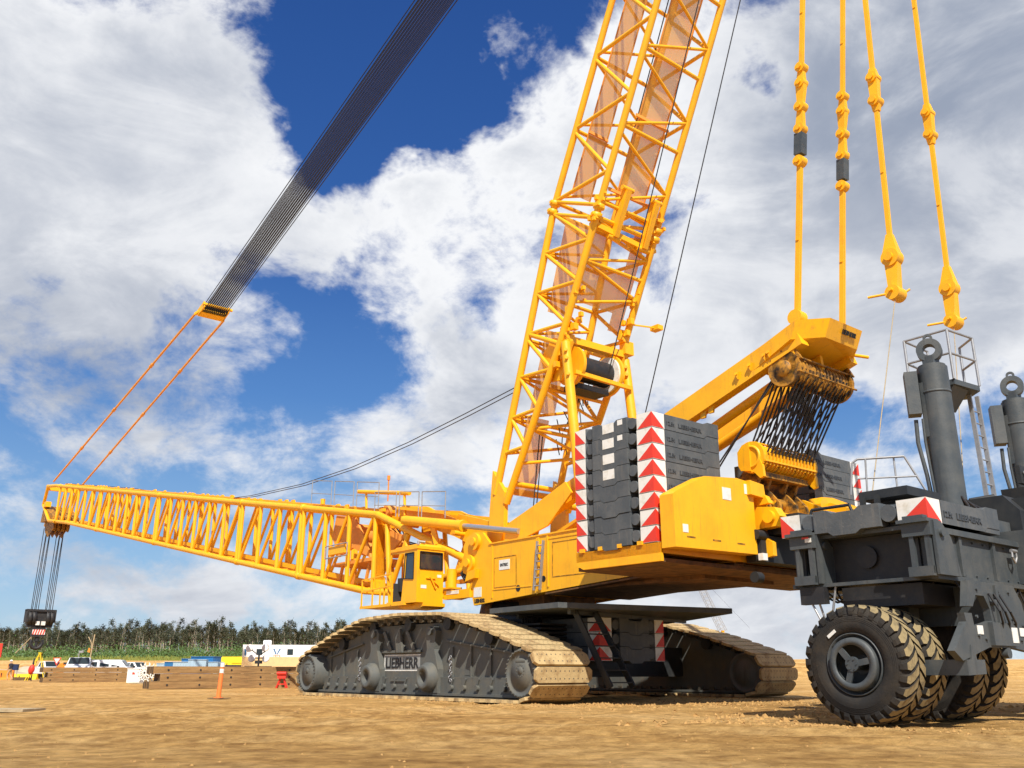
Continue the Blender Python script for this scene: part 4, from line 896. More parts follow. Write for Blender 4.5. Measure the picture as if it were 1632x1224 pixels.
m.sb(-18.6, -16.0, -6.95, -6.85, 2.3, 2.36)
m.sb(-20.2, -14.4, -3.6, -2.4, 2.4, 3.4); m.sb(-20.2, -14.4, .5, 1.7, 2.4, 3.4); m.sb(-18.0, -16.6, -3.6, 4.8, 1.95, 2.35)
for t_ in (-5.9, -4.6): m.sb(-18.68, -18.6, t_-.05, t_+.05, 2.4, 3.08)
m.sb(-18.5, -16.05, -6.9, -4.2, 3.17, 3.24); m.build('tray_frame', 'grey', bt)
m = MB(); m.sb(-18.4, -16.32, -6.55, -4.0, 2.38, 3.16); m.sb(-18.3, -16.8, -6.7, -3.9, 1.92, 2.28); m.tube(S(-17.3, -6.62, 2.8), S(-17.3, -6.5, 2.8), .2, 16); m.build('recess_shade_box', 'blackmetal', bt)  # black boxes added to fill the tray recess, its shade put into their colour
m = MB()
for s_, e in ((-18.48, -1), (-16.28, 1)):
    m = MB()
    # corner bracket plates on the left side
    o = s_
    for t0, t1 in ((-7.12, -7.05), (-6.95, -6.88)):
        m.plate([(o-.26, 2.38), (o-.17, 2.38), (o-.17, 3.2), (o-.26, 3.2)], t0, t1); m.plate([(o+.02, 2.38), (o+.1, 2.38), (o+.1, 3.2), (o+.02, 3.2)], t0, t1)
    m.plate([(o-.26, 2.34), (o+.16, 2.34), (o+.16, 2.5), (o-.26, 2.5)], -7.14, -6.88); m.plate([(o-.3, 3.0), (o+.2, 3.0), (o+.2, 3.22), (o-.3, 3.22)], -7.14, -6.88)
    m.plate([(o-.3, 3.22), (o+.24, 3.22), (o+.24, 3.28), (o-.3, 3.28)], -7.22, -6.8)
    m.plate([(o-.22, 3.28), (o+.14, 3.28), (o+.14, 3.34), (o-.22, 3.34)], -7.18, -7.02)
    m.rplate([(-7.05, 2.36), (-6.3, 2.36), (-6.5, 3.0), (-6.8, 3.25), (-7.05, 3.25)], o-.33, o-.28)
    m.tube(S(o-.28, -6.85, 3.05), S(o-.38, -6.85, 3.05), .07, 12); m.build('corner_bracket', 'grey', bt)
m = MB(); m.sb(-18.1, -16.9, -3.7, -2.3, 3.4, 3.75); m.build('lift_base', 'grey', bt)
# axle beams, yokes
m = MB()
YT = -5.55
def YP(pts, s0_, s1_): m.rplate([(YT+a, b_) for a, b_ in pts], s0_, s1_)

for sA in (-18.98,):
    YP([(-.95, 2.28), (.75, 2.28), (1.0, 2.0), (1.15, 1.5), (1.5, 1.45), (1.5, 1.12), (.4, 1.22), (-.5, 1.22), (-1.5, 1.0), (-1.75, 1.15), (-1.2, 1.62), (-1.18, 1.5), (-1.25, 1.75), (-.98, 1.75), (-.95, 1.55), (-.55, 1.6), (-.28, 1.65), (-.3, 1.85), (-.45, 2.05), (-.75, 2.05), (-.9, 1.86), (-1.1, 1.86)], sA, sA+.12)
m.sb(-18.98-.08, -18.98, YT-.45, YT+.45, 1.25, 1.62); m.sb(-19.02, -17.4, YT-.06, YT+.04, 1.6, 2.25)
m.tube(S(-19.06, YT-.2, 1.95), S(-18.8, YT-.2, 1.95), .05, 10)
m.plate([(-19.0, .78), (-17.9, .78), (-17.9, 1.02), (-19.0, 1.02)], -6.97, -6.9)
m.rplate([(-6.97, .78), (-6.35, .80), (-6.35, 1.02), (-6.62, 1.02), (-6.66, 1.22), (-6.76, 1.25), (-6.8, 1.02), (-6.97, 1.02)], -19.0, -18.9)
m.rplate([(-4.2, .78), (-3.6, .78), (-3.6, 1.4), (-4.1, 1.4)], -19.0, -18.9)
for tt in (-7.6, -3.4, ): pass
m.tube(S(-17.4, -7.3, .95), S(-17.4, -3.9, .95), .16, 12); m.sb(-17.7, -17.1, -6.1, -5.75, .8, 1.95)
m.tube(S(-18.95, YT+.05, 1.13), S(-19.05, YT+.05, 1.13), .09, 12)
yk = m.build('axle_yoke', 'grey', bt)
yk2 = yk.copy(); COL.objects.link(yk2); yk2.parent = bt; yk2.location = (0, -9.1, 0)
for a in (-.88, .72): m = MB(); m.sb(-18.995, -18.985, YT+a, YT+a+.2, 1.42, 1.56); m.build('label_plate', 'white', bt)
m = MB(); m.sb(-19.07, -19.062, YT+.22, YT+.44, 1.3, 1.55); m.build('label_plate', 'white', bt)
m = MB(); m.use('white'); m.sb(-16.55, -16.42, -7.155, -7.145, 3.1, 3.18); m.use('red'); m.sb(-16.5, -16.36, -7.158, -7.145, 3.17, 3.2)
m.build('label_plate', 'white', bt)
# wheels
def wheel(tc_, face):
    c = S(-17.42, tc_, .955); g = MB(); hw = .3
    g.ring(c, T*-1, [(hw-.06, .50), (hw, .54), (hw+.015, .66), (hw-.01, .80), (hw-.06, .90), (hw-.14, .935), (-hw+.14, .935), (-hw+.06, .90), (-hw+.01, .80), (-hw-.015, .66), (-hw, .54), (-hw+.06, .50)], 56)
    for rr_ in (.70, .725, .75, .78, .815): g.ring(c, T*-1, [(hw+.006-(rr_-.7)*.2, rr_-.006), (hw+.014-(rr_-.7)*.2, rr_), (hw+.004-(rr_-.7)*.2, rr_+.006)], 56)
    w_ = g.build('wheel', 'sidewall', bt)
    lg = MB(); nl = 28
    for k in range(nl):
        for sd in (-1, 1):
            a0 = 2*PI*(k+(.5 if sd > 0 else 0))/nl
            # curved lug from centre to shoulder, two blocks then a side wrap
            prof = [(0.012, 0, .935, .972), (.14, .10, .93, .97), (.235, .16, .91, .955), (.285, .19, .86, .925), (.305, .20, .80, .86)]
            wd = .155; vs = []
            for (x_, da, r0_, r1_) in prof:
                for e_ in (0, 1):
                    aa = a0+da*1.1+e_*wd*(1 if x_ < .28 else .7)
                    for r_ in (r0_, r1_): vs.append(c+S(r_*math.cos(aa), sd*x_, r_*math.sin(aa)))
            n_ = len(prof); fs = []
            for i in range(n_-1):
                o_ = i*4; p_ = o_+4
                fs += [(o_+1, o_+3, p_+3, p_+1), (o_, o_+1, p_+1, p_), (o_+2, p_+2, p_+3, o_+3)]
            fs += [(0, 2, 3, 1), (n_*4-4, n_*4-3, n_*4-1, n_*4-2)]
            lg.use('lug')
            top = [f_ for q, f_ in enumerate(fs) if q < 9 and q % 3 == 0]; oth = [f_ for q, f_ in enumerate(fs) if not (q < 9 and q % 3 == 0)]
            lg.add(vs, top); lg.use('sidewall'); lg.add(vs, oth)
    lg.build('tread_lug', 'lug', w_)
    rm = MB(); sg = -1 if face < 0 else 1
    a = T*sg
    rm.ring(c, a, [(hw-.06, .505), (hw+.0, .5), (hw+.0, .485), (hw-.18, .46), (hw-.20, .42), (hw-.02, .43), (hw+.02, .425), (hw+.05, .42), (hw+.055, .31), (hw+.02, .31), (hw+.02, .4), (-.1, .38), (-.12, .05)], 48)
    for k in range(3):
        an = R(90+30+120*k-70); q = Vector((math.cos(an), 0, math.sin(an))); rm.beam(c+a*(hw+.035)+q*.08, c+a*(hw+.035)+q*.34, .1, .035, up=a)
    rm.tube(c+a*(hw+.0), c+a*(hw+.065), .12, 24); rm.tube(c-a*.2, c+a*(hw), .1, 16)
    for k in range(6): an = 2*PI*k/6; q = Vector((math.cos(an), 0, math.sin(an)))*.085; rm.tube(c+a*(hw+.06)+q, c+a*(hw+.08)+q, .014, 6)
    rm.build('rim', 'grey', w_)
    if face == -1 and tc_ < -7:
        t_ = MB(); q = c+S(math.cos(R(128))*-.0, 0, 0); an = R(55); ctr = c+S(.6*math.cos(an), -hw-.02, .6*math.sin(an)); t_.beam(ctr-S(math.sin(an)*-.09, 0, math.cos(an)*.09), ctr+S(math.sin(an)*-.09, 0, math.cos(an)*.09), .012, .055, up=(math.cos(an), 0, math.sin(an))); t_.build('sidewall_tag', 'white', w_)
    return w_
for tc_, fc in ((-7.32, -1), (-6.6, 1), (-5.05, -1), (-4.3, 1), (1.6, -1), (2.3, 1), (3.9, -1), (4.6, 1)): wheel(tc_, fc)
# lift cylinders
def lift(t_):
    m = MB(); c = S(-17.3, t_, 0)
    m.tube(c+V(0, 0, 3.6), c+V(0, 0, 7.15), .31, 32); m.ring(c+V(0, 0, 6.55), (0, 0, 1), [(0, .305), (.0, .32), (.05, .32), (.05, .305)], 32); m.tube(c+V(0, 0, 7.15), c+V(0, 0, 7.2), .28, 28)
    m.sb(-17.3-.75, -17.3+.75, t_-.75, t_+.75, 3.4, 3.62)
    r_ = m.build('lift_cylinder', 'grey', bt)
    e = MB(); ax = (S(-.35, -.93, 0)).normalized(); e.ring(c+V(0, 0, 7.55), ax, [(-.12, .13), (-.12, .26), (.12, .26), (.12, .13), (-.12, .13)], 24, False); e.beam(c+V(0, 0, 7.1), c+V(0, 0, 7.4), .3, .24); e.ring(c+V(0, 0, 7.84), ax, [(-.03, .05), (-.03, .1), (.03, .1), (.03, .05), (-.03, .05)], 14, False)
    e.build('lifting_eye', 'grey', r_)
    h = MB(); b_ = c+S(.36, -.3, 0); h.beam(b_+V(0, 0, 6.1), b_+V(0, 0, 7.05), .36, .26, up=S(1, -.6, 0)); h.path([b_+V(0, 0, 6.0), b_+V(.02, 0, 5.5), b_+S(-.05, .05, 4.8), b_+S(-.1, .1, 3.8)], .045, 8); h.path([b_+S(-.15, 0, 6.0), b_+S(-.14, 0, 5.5), b_+S(-.2, .05, 3.8)], .03, 8)
    h.beam(b_+S(-.22, .05, 5.6), b_+S(-.22, .05, 6.8), .08, .1)
    h.build('hose_box', 'grey', r_)
    return r_
lift(-3.0); lift(1.15)
# platform with rails and ladder between the cylinders
m = MB(); p = [(-17.05, -2.55), (-16.9, -2.1), (-17.3, -1.05), (-17.9, -1.15), (-18.0, -2.05), (-17.6, -2.5)]
PF = [(-16.5, -2.45), (-16.5, -1.35), (-17.1, -1.0), (-17.6, -1.45), (-17.5, -2.45)]
m.prism([S(a, b_, 6.86) for a, b_ in PF], (0, 0, .12)); m.plate([(-16.8, 6.86), (-16.8, 6.5), (-17.1, 6.42), (-17.45, 6.86)], -2.4, -1.7)
po = m.build('lift_platform', 'grey', bt)
m = MB(); zf = 6.98
for i, (a, b_) in enumerate(PF):
    m.tube(S(a, b_, zf), S(a, b_, zf+1.15), .032, 8); c_ = PF[(i+1) % 5]
    if i != 1:
        for z_ in (.6, 1.15): m.tube(S(a, b_, zf+z_), S(c_[0], c_[1], zf+z_), .028, 8)
m.build('railing', 'steel', po)
m = MB()
for t_ in (-1.35, -.95): m.beam(S(-17.3, t_, 6.9), S(-17.3, t_+.12, 3.5), .05, .09, up=(1, 0, 0))
for k in range(11): m.tube(S(-17.3, -1.35+.01*k, 6.5-.28*k), S(-17.3, -.95+.01*k, 6.5-.28*k), .016, 6)
m.build('ladder', 'steel', po)
# machinery on the deck, small platform with handrail on the left
m = MB(); m.sb(-16.6, -17.6, -5.4, -4.1, 4.05, 4.22); m.sb(-16.8, -17.5, -5.0, -4.2, 3.65, 4.05); m.sb(-17.9, -18.4, -1.9, .6, 3.65, 4.3); m.plate([(-16.4, 3.4), (-16.4, 4.0), (-16.9, 4.35), (-18.0, 4.35), (-18.3, 4.0), (-18.3, 3.4)], -2.2, .3)
m.tube(S(-17.2, -1.9, 4.35), S(-17.6, -1.6, 4.42), .08, 8)
for s_ in (-16.7, -17.0): m.sb(s_-.04, s_+.04, -5.5, -5.4, 3.5, 4.1)
for z_ in (3.7, 3.9): m.sb(-17.1, -16.6, -5.5, -5.42, z_, z_+.03)
mo = m.build('power_unit', 'dgrey', bt)
m = MB(); g0, g1, g2, g3 = S(-16.0, -5.35, 4.2), S(-16.4, -5.35, 5.1), S(-17.0, -4.5, 5.05), S(-17.2, -4.2, 4.2)
m.path([S(-16.15, -4.9, 4.3), S(-16.25, -4.9, 4.95), S(-16.35, -4.85, 5.02), S(-17.15, -4.45, 5.0), S(-17.4, -4.2, 4.25)], .024, 8)
m.tube(S(-16.45, -4.8, 4.2), S(-16.5, -4.8, 5.0), .02, 8); m.tube(S(-16.95, -4.5, 4.2), S(-16.95, -4.5, 5.0), .02, 8); m.tube(S(-16.3, -4.85, 4.62), S(-17.3, -4.35, 4.58), .018, 8)
m.path([S(-16.9, -6.75, 3.7), S(-16.9, -6.7, 3.86), S(-17.4, -6.7, 3.86), S(-17.4, -6.75, 3.7)], .03, 8) if False else None
m.build('handrail', 'steel', mo)
m = MB()
m.path([S(-16.1, -6.4, 3.68), S(-16.15, -6.4, 3.82), S(-16.95, -6.4, 3.82), S(-17.0, -6.4, 3.68)], .03, 8)
m.build('grab_handle', 'blackmetal', bt)
rnd = random.Random(8)
m = MB()
for k in range(9):                                                       # hoses looping under the tray and up the lifts
    a = -18.3+.22*k; z0 = 2.3; m.path([S(a, -6.3+.3*(k % 3), z0), S(a+.1, -6.5+.3*(k % 3), z0-.16-.05*(k % 4)), S(a+.4, -6.4+.3*(k % 3), z0-.2), S(a+.6, -6.2, z0-.02)], .02, 6)
for k in range(6): m.path([S(-18.66, -6.3+.5*k, 2.32), S(-18.7, -6.2+.5*k, 2.18-.03*k), S(-18.68, -5.95+.5*k, 2.16), S(-18.64, -5.75+.5*k, 2.3)], .018, 6)
for k in range(4): m.path([S(-17.75, -3.5+.1*k, 3.7), S(-18.0, -3.6-.15*k, 3.95+.05*k), S(-18.35, -3.7-.3*k, 3.8), S(-18.4, -3.9-.3*k, 3.66)], .024, 6)
for k in range(3): m.path([S(-19.0, YT-.3+.2*k, 2.1), S(-19.12, YT-.25+.2*k, 1.8), S(-19.08, YT-.1+.25*k, 1.62), S(-18.95, YT+.3*k, 1.3)], .02, 6)
m.build('hydraulic_hose', 'blackmetal', bt)
m = MB()
for k in range(26): m.tube(S(-18.62, -6.6+.42*k, 3.02), S(-18.65, -6.6+.42*k, 3.02), .02, 6); m.tube(S(-18.62, -6.6+.42*k, 2.44), S(-18.65, -6.6+.42*k, 2.44), .02, 6)
for a, z_ in ((-.85, 1.4), (-.85, 1.7), (-.6, 1.35), (.5, 1.7), (.75, 1.35), (.9, 1.6), (-.7, 2.15), (.5, 2.15), (.1, 2.15)): m.tube(S(-18.98, YT+a, z_), S(-19.01, YT+a, z_), .028, 6)
m.build('bolt_row', 'grey', bt)
m = MB(); m.use('blackmetal'); m.sb(-16.15, -16.65, -7.05, -6.9, 2.0, 2.3); m.build('control_box', 'blackmetal', bt)
m = MB(); m.path([S(-16.35, -7.0, 2.02), S(-16.55, -7.0, 1.62), S(-16.75, -7.0, 1.62)], .02, 6); m.path([S(-16.5, -7.0, 2.02), S(-16.55, -6.9, 1.65)], .02, 6); m.tube(S(-16.8, -6.9, 2.3), S(-16.62, -6.9, 1.55), .022, 6); m.build('step_bar', 'steel', bt)
for (a, b_, z_) in ((-18.75, -3.95, 2.98), (-17.95, -.6, 5.05)):
    m = MB(); m.use('steel')
    c_ = S(a, b_, z_); m.tube(c_-T*.1, c_+T*.1, .035, 8); m.path([c_-T*.08, c_-T*.09+V(0, 0, -.12), c_+V(0, 0, -.22), c_+T*.09+V(0, 0, -.12), c_+T*.08], .022, 8); m.build('shackle', 'steel', bt)
m = MB(); m.rplate([(.55, 4.6), (1.6, 4.6), (1.6, 4.95), (.5, 4.95)], -18.1, -16.9); m.rplate([(-.8, 4.8), (-.3, 4.8), (-.3, 5.2), (-.8, 5.2)], -17.9, -17.8); m.rplate([(-.3, 3.6), (1.7, 3.6), (1.7, 4.6), (.3, 4.6)], -18.2, -16.8); m.build('lift_housing', 'dgrey', bt)
m = MB(); m.use('ltwood'); m.tube(ends[0], S(-16.6, -4.9, 4.2), .012, 5); m.tube(ends[1], S(-16.9, -1.5, 4.3), .012, 5)
m.build('tag_line', 'ltwood', crane)
slab(S(-18.7, -7.0, 3.25), 1, 'lone grey slab with red triangle corners lying on the near side of the trailer', 'slabs on the ballast trailer')
slab(S(-18.7, 5.1, 3.25), -1, 'lone grey slab lying on the far side of the trailer', 'slabs on the ballast trailer')
# ================================================================== GROUND AND BACKGROUND
def gh(x, y):
    """height of the dirt yard: gentle ripples near the camera, a low bank far behind"""
    n = noise.fractal(Vector((x*.12, y*.12, 0)), 1., 2., 4)*.035 + noise.fractal(Vector((x*.9, y*.9, 3)), 1., 2., 4)*.012
    if y < 60:
        for (cx, cy, rr, gw) in ((-4, -38, 50.5, .32), (-4, -38, 52.6, .32), (22, 62, 50., .3), (22, 62, 52., .3), (-30, 44, 34, .4), (-30, 44, 36.3, .4)):
            d_ = abs(math.hypot(x-cx, y-cy)-rr)
            if d_ < 1.2: n += -.05*math.exp(-(d_/gw)**2)+.03*math.exp(-((d_-gw*1.9)/(gw*.6))**2)+.015*math.exp(-(d_/gw)**2)*math.sin(x*16+y*5)
    near = min(1, max(0, (math.hypot(x, y)-3)/6)); n *= .35+.65*near
    if y > 112:
        f = min(1, (y-112)/40); f = f*f*(3-2*f); n += f*(2.2+.5*noise.noise(Vector((x*.02, y*.02, 0)))) + max(0, min(1, (y-160)/90))*1.6
    return n
def grid_rows(a, b, k): return [a*(b/a)**(i/k) for i in range(k+1)]
ys = [-60, -30, -12, -4, 0, 2] + grid_rows(3.0, 420, 400) + [600, 900, 1500, 2600]
vs = []; fs = []; nx = 340
for y in ys:
    w_ = max(34, abs(y)*1.35)
    for i in range(nx+1):
        u_ = i/nx*2-1; u_ = u_*(.45+.55*u_*u_) if y < 400 else u_
        x = u_*w_; vs.append((x, y, gh(x, y)-.02))
for r_ in range(len(ys)-1):
    for i in range(nx): a = r_*(nx+1)+i; fs.append((a, a+1, a+nx+2, a+nx+1))
def dirt():
    m, nt, b, N, L = nodes('packed_dirt'); setc(b, (.4, .25, .1), .95, 0, .15)
    tc = N('ShaderNodeTexCoord')
    def noi(sc, st, det=8, ro=.6):
        mp = N('ShaderNodeMapping'); mp.inputs['Scale'].default_value = st; L(tc.outputs['Object'], mp.inputs['Vector'])
        n = N('ShaderNodeTexNoise'); n.inputs['Scale'].default_value = sc; n.inputs['Detail'].default_value = det; n.inputs['Roughness'].default_value = ro; L(mp.outputs[0], n.inputs['Vector']); return n
    a = noi(.30, (.8, 1, 1)); c = noi(2.6, (1, 1, 1), 10, .7); st = noi(.8, (.22, 1.1, 1), 7)
    r = N('ShaderNodeValToRGB'); e = r.color_ramp.elements; e[0].position = .3; e[0].color = (.50, .28, .085, 1); e[1].position = .72; e[1].color = (.84, .57, .25, 1)
    e2 = e.new(.5); e2.color = (.70, .43, .15, 1)
    L(a.outputs['Fac'], r.inputs['Fac'])
    r2 = N('ShaderNodeValToRGB'); r2.color_ramp.elements[0].position = .36; r2.color_ramp.elements[0].color = (.52, .46, .40, 1); r2.color_ramp.elements[1].position = .62; r2.color_ramp.elements[1].color = (1.12, 1.12, 1.12, 1); L(c.outputs['Fac'], r2.inputs['Fac'])
    mx = N('ShaderNodeMix'); mx.data_type = 'RGBA'; mx.blend_type = 'MULTIPLY'; mx.inputs[0].default_value = .75; L(r.outputs[0], mx.inputs[6]); L(r2.outputs[0], mx.inputs[7]); mx.inputs[0].default_value = .95
    r3 = N('ShaderNodeValToRGB'); r3.color_ramp.elements[0].position = .38; r3.color_ramp.elements[0].color = (.80, .72, .62, 1); r3.color_ramp.elements[1].position = .6; r3.color_ramp.elements[1].color = (1.08, 1.08, 1.08, 1); L(st.outputs['Fac'], r3.inputs['Fac'])
    m2 = N('ShaderNodeMix'); m2.data_type = 'RGBA'; m2.blend_type = 'MULTIPLY'; m2.inputs[0].default_value = .5; L(mx.outputs[2], m2.inputs[6]); L(r3.outputs[0], m2.inputs[7])
    L(m2.outputs[2], b.inputs['Base Color'])
    f = noi(14, (1, 1, 1), 10, .8); ad = N('ShaderNodeMath'); ad.operation = 'ADD'; L(c.outputs['Fac'], ad.inputs[0]); L(f.outputs['Fac'], ad.inputs[1])
    bp = N('ShaderNodeBump'); bp.inputs['Strength'].default_value = 1.; bp.inputs['Distance'].default_value = .09; L(ad.outputs[0], bp.inputs['Height']); L(bp.outputs[0], b.inputs['Normal'])
    return m
M['dirt'] = dirt()
M['clod'] = paint('dirt_clod', (.46, .27, .09), (.28, .15, .05), .95, 9., .4, .7)
M['sand'] = paint('pale_sand', (.50, .42, .30), (.36, .28, .18), .95, .4, .4, .7, .4, bscale=3)
g = MB(); g.add(vs, fs, True); go = g.build('ground', 'dirt'); tag(go, kind='structure', label='brown packed dirt yard with tyre marks')
# loose clods
rnd = random.Random(21); g = MB()
def clod(mb, x, y, r_):
    z = gh(x, y)-.02; n = 5; a0 = rnd.uniform(0, 6); v = [(x+r_*rnd.uniform(.6, 1.1)*math.cos(a0+2*PI*i/n), y+r_*rnd.uniform(.6, 1.1)*math.sin(a0+2*PI*i/n), z-.004) for i in range(n)]
    v.append((x+rnd.uniform(-.3, .3)*r_, y, z+r_*rnd.uniform(.35, .8))); v.append((x+rnd.uniform(-.5, .5)*r_, y+.3*r_, z+r_*rnd.uniform(.3, .6)))
    mb.add(v, [(i, (i+1) % n, 5) for i in range(3)]+[(3, 4, 6), (4, 0, 6), (0, 5, 6), (3, 6, 5)])
for k in range(3200):
    y = 3.5*(12)**rnd.random(); x = rnd.uniform(-.75, .75)*y; clod(g, x, y, rnd.choice((.005, .006, .008, .01, .014, .022))*(1+y*.02))
def scat(c, n, sx, sy, r0, r1):
    for k in range(n):
        q = world((c[0]+rnd.gauss(0, sx), c[1]+rnd.gauss(0, sy), 0)); clod(g, q.x, q.y, rnd.uniform(r0, r1))
scat((-7.6, 4.4), 520, .5, 1.3, .02, .08); scat((0, 5.75), 700, 4.5, .22, .015, .06); scat((-9, 0), 700, 1.6, 4.5, .02, .08); scat((-17, 7.8), 260, 1.2, .5, .015, .06); scat((-15, 3), 500, .9, 3.5, .02, .1); scat((-19.5, 4), 240, .6, 3, .015, .05)
tag(g.build('gravel', 'clod'), kind='stuff', label='loose clods and stones on the dirt')
# berm of churned dirt behind the tracks is part of the ground
M['mound'] = M['clod']
def lump(name, cx, cy, rx, ry, h, mat, label, cat, group=None, seed=0, z=None, kind=None):
    g = MB(); n, k = 40, 10; vs = []; fs = []
    for i in range(k+1):
        f = i/k
        for j in range(n):
            a = 2*PI*j/n; nn = 1+.25*noise.noise(Vector((math.cos(a)*1.5+seed, math.sin(a)*1.5, f)))
            vs.append((rx*f*math.cos(a)*nn, ry*f*math.sin(a)*nn, h*(max(0, math.cos(f*PI/2))**1.1)*(1+.35*noise.noise(Vector((f*3*math.cos(a)+seed, f*3*math.sin(a), 1))))-.08*f))
    for i in range(k):
        for j in range(n): fs.append((i*n+j, i*n+(j+1) % n, (i+1)*n+(j+1) % n, (i+1)*n+j))
    g.add(vs, fs, True); o = g.build(name, mat, loc=(0, 0, 0)); o.location = (cx, cy, gh(cx, cy)-.05 if z is None else z); tag(o, label, cat, group, kind); return o
# pixel-measured bearings turned into places: B(px, Y) gives the X of a bearing at distance Y on the ground
def BX(px, Y): return (px-816)/1520.*Y
sp = [(-10, 108, 6, 'low pale sand heap at the left edge behind the orange barrier'), (62, 112, 6, 'pale sand heap behind the yellow ladder'), (205, 118, 7, 'tan sand heap behind the small pickup'), (245, 122, 6, 'tan sand heap left of the blue containers'), (290, 126, 8, 'long tan sand heap behind the blue containers'), (330, 128, 7, 'tan sand heap right of the middle above the containers'), (150, 110, 5, 'sand heap behind the white van')]
for k, (px, Y, rx, lab) in enumerate(sp): lump('sand_heap', BX(px, Y), Y, rx, 4, 1.2+.25*(k % 3), 'tan' if k > 1 else 'sand', lab, 'sand heap', 'sand heaps at the yard edge', seed=k*3.1)
# ---- trees
def crown_mesh(seed, h, full):
    r = random.Random(seed); g = MB(); n_ = 40 if full else 24; hb_ = h*(.28 if full else .52)
    lean = Vector((r.uniform(-.5, .5), r.uniform(-.3, .3), 0))
    for k in range(n_):
        f = r.random()**.8; z = hb_+(h-hb_)*f; w_ = h*(.13 if full else .085)*(math.sin(PI*(.18+.74*f))**.6)
        a = r.uniform(0, 2*PI); rr_ = w_*math.sqrt(r.random()); cx, cy = rr_*math.cos(a)+lean.x*f, rr_*math.sin(a)+lean.y*f; sg_ = r.uniform(.14, .34)
        for q in range(30):
            p = Vector((cx+r.gauss(0, sg_), cy+r.gauss(0, sg_), z+r.gauss(0, sg_*1.1))); s_ = r.uniform(.07, .17)
            u1 = Vector((r.uniform(-1, 1), r.uniform(-1, 1), r.uniform(-1, 1))).normalized(); u2 = u1.orthogonal().normalized()
            g.add([p-u1*s_, p+u2*s_*.7, p+u1*s_, p-u2*s_*.7], [(0, 1, 2, 3)])
    return g
def trunk_mesh(seed, h):
    r = random.Random(seed); g = MB(); p = Vector((0, 0, -.2)); pts = [p.copy()]
    for i in range(5): p = p+Vector((r.uniform(-.14, .14), r.uniform(-.14, .14), h*.19)); pts.append(p.copy())
    for i in range(5): g.tube(pts[i], pts[i+1], .13*(1-i*.15), 6, .13*(1-(i+1)*.15), caps=False)
    for k in range(12):
        q = pts[2+k % 3].lerp(pts[3+k % 3], r.random()); a = r.uniform(0, 6.3); g.tube(q, q+Vector((math.cos(a)*.6, math.sin(a)*.6, r.uniform(.3, 1.0))), .035, 4, .012, caps=False)
    return g
protos = []
for k in range(7):
    h = (9.2, 8.6, 9.8, 8.0, 9.4, 7.4, 8.8)[k]
    c = crown_mesh(100+k, h, k in (3, 5)).build('crown', 'leaf'); t = trunk_mesh(50+k, h).build('trunk', 'bark'); protos.append((c, t)); COL.objects.unlink(c); COL.objects.unlink(t)
rnd = random.Random(9)
ntree = 0
def tree(x, y, sc, k, label, group, hs=1.):
    r = thing('poplar_tree', label, 'tree', frame=False, loc=(x, y, gh(x, y)-.1), rot=rnd.uniform(0, 6.28), group=group); r.scale = (sc*1.05, sc*1.05, sc*hs)
    c, t = protos[k]
    for o in (c, t): q = o.copy(); COL.objects.link(q); q.parent = r
for k in range(150):
    px = -12+k*4.05+rnd.uniform(-1.6, 1.6); Y = rnd.uniform(246, 268); x = BX(px, Y)
    tree(x, Y, rnd.uniform(.84, 1.06)*(.94 if px < 60 else 1)*(.97 if px > 380 else 1), rnd.randrange(7), 'thin poplar tree standing in the tree line on the horizon', 'poplar trees of the tree line', rnd.uniform(.9, 1.1))
for k in range(150):
    px = -20+k*4.3+rnd.uniform(-2, 2); Y = rnd.uniform(272, 300); x = BX(px, Y)
    tree(x, Y, rnd.uniform(1.02, 1.22), rnd.choice((3, 3, 5, 3, 2, 5)), 'thin poplar tree standing in the tree line on the horizon', 'poplar trees of the tree line')
g = MB(); r = random.Random(4)
for k in range(1500):
    px = r.uniform(-30, 640); Y = r.uniform(196, 244); x = BX(px, Y); z0 = gh(x, Y); f = (Y-196)/48; hh = 1.8+2.2*f*r.uniform(.6, 1.2)
    for q in range(22):
        p = Vector((x+r.gauss(0, .8), Y+r.gauss(0, .7), z0+abs(r.gauss(0, .42))*hh)); s_ = r.uniform(.12, .3)
        u1 = Vector((r.uniform(-1, 1), r.uniform(-1, 1), r.uniform(.2, 1))).normalized(); u2 = u1.orthogonal().normalized(); g.add([p-u1*s_, p+u2*s_*.6, p+u1*s_, p-u2*s_*.6], [(0, 1, 2, 3)])
tag(g.build('undergrowth', 'bush'), kind='stuff', label='green willow scrub in front of the tree line')
g = MB()
for k in range(900):
    px = r.uniform(-30, 640); Y = r.uniform(172, 198); x = BX(px, Y); z0 = gh(x, Y)
    for q in range(12):
        p = Vector((x+r.gauss(0, .9), Y+r.gauss(0, .7), z0+abs(r.gauss(0, .3)))); s_ = r.uniform(.15, .3); u1 = Vector((r.uniform(-.4, .4), r.uniform(-.4, .4), 1)).normalized(); u2 = u1.orthogonal().normalized(); g.add([p-u1*s_, p+u2*s_*.4, p+u1*s_, p-u2*s_*.4], [(0, 1, 2, 3)])
tag(g.build('long_grass', 'grass'), kind='stuff', label='yellow green grass below the willow scrub')
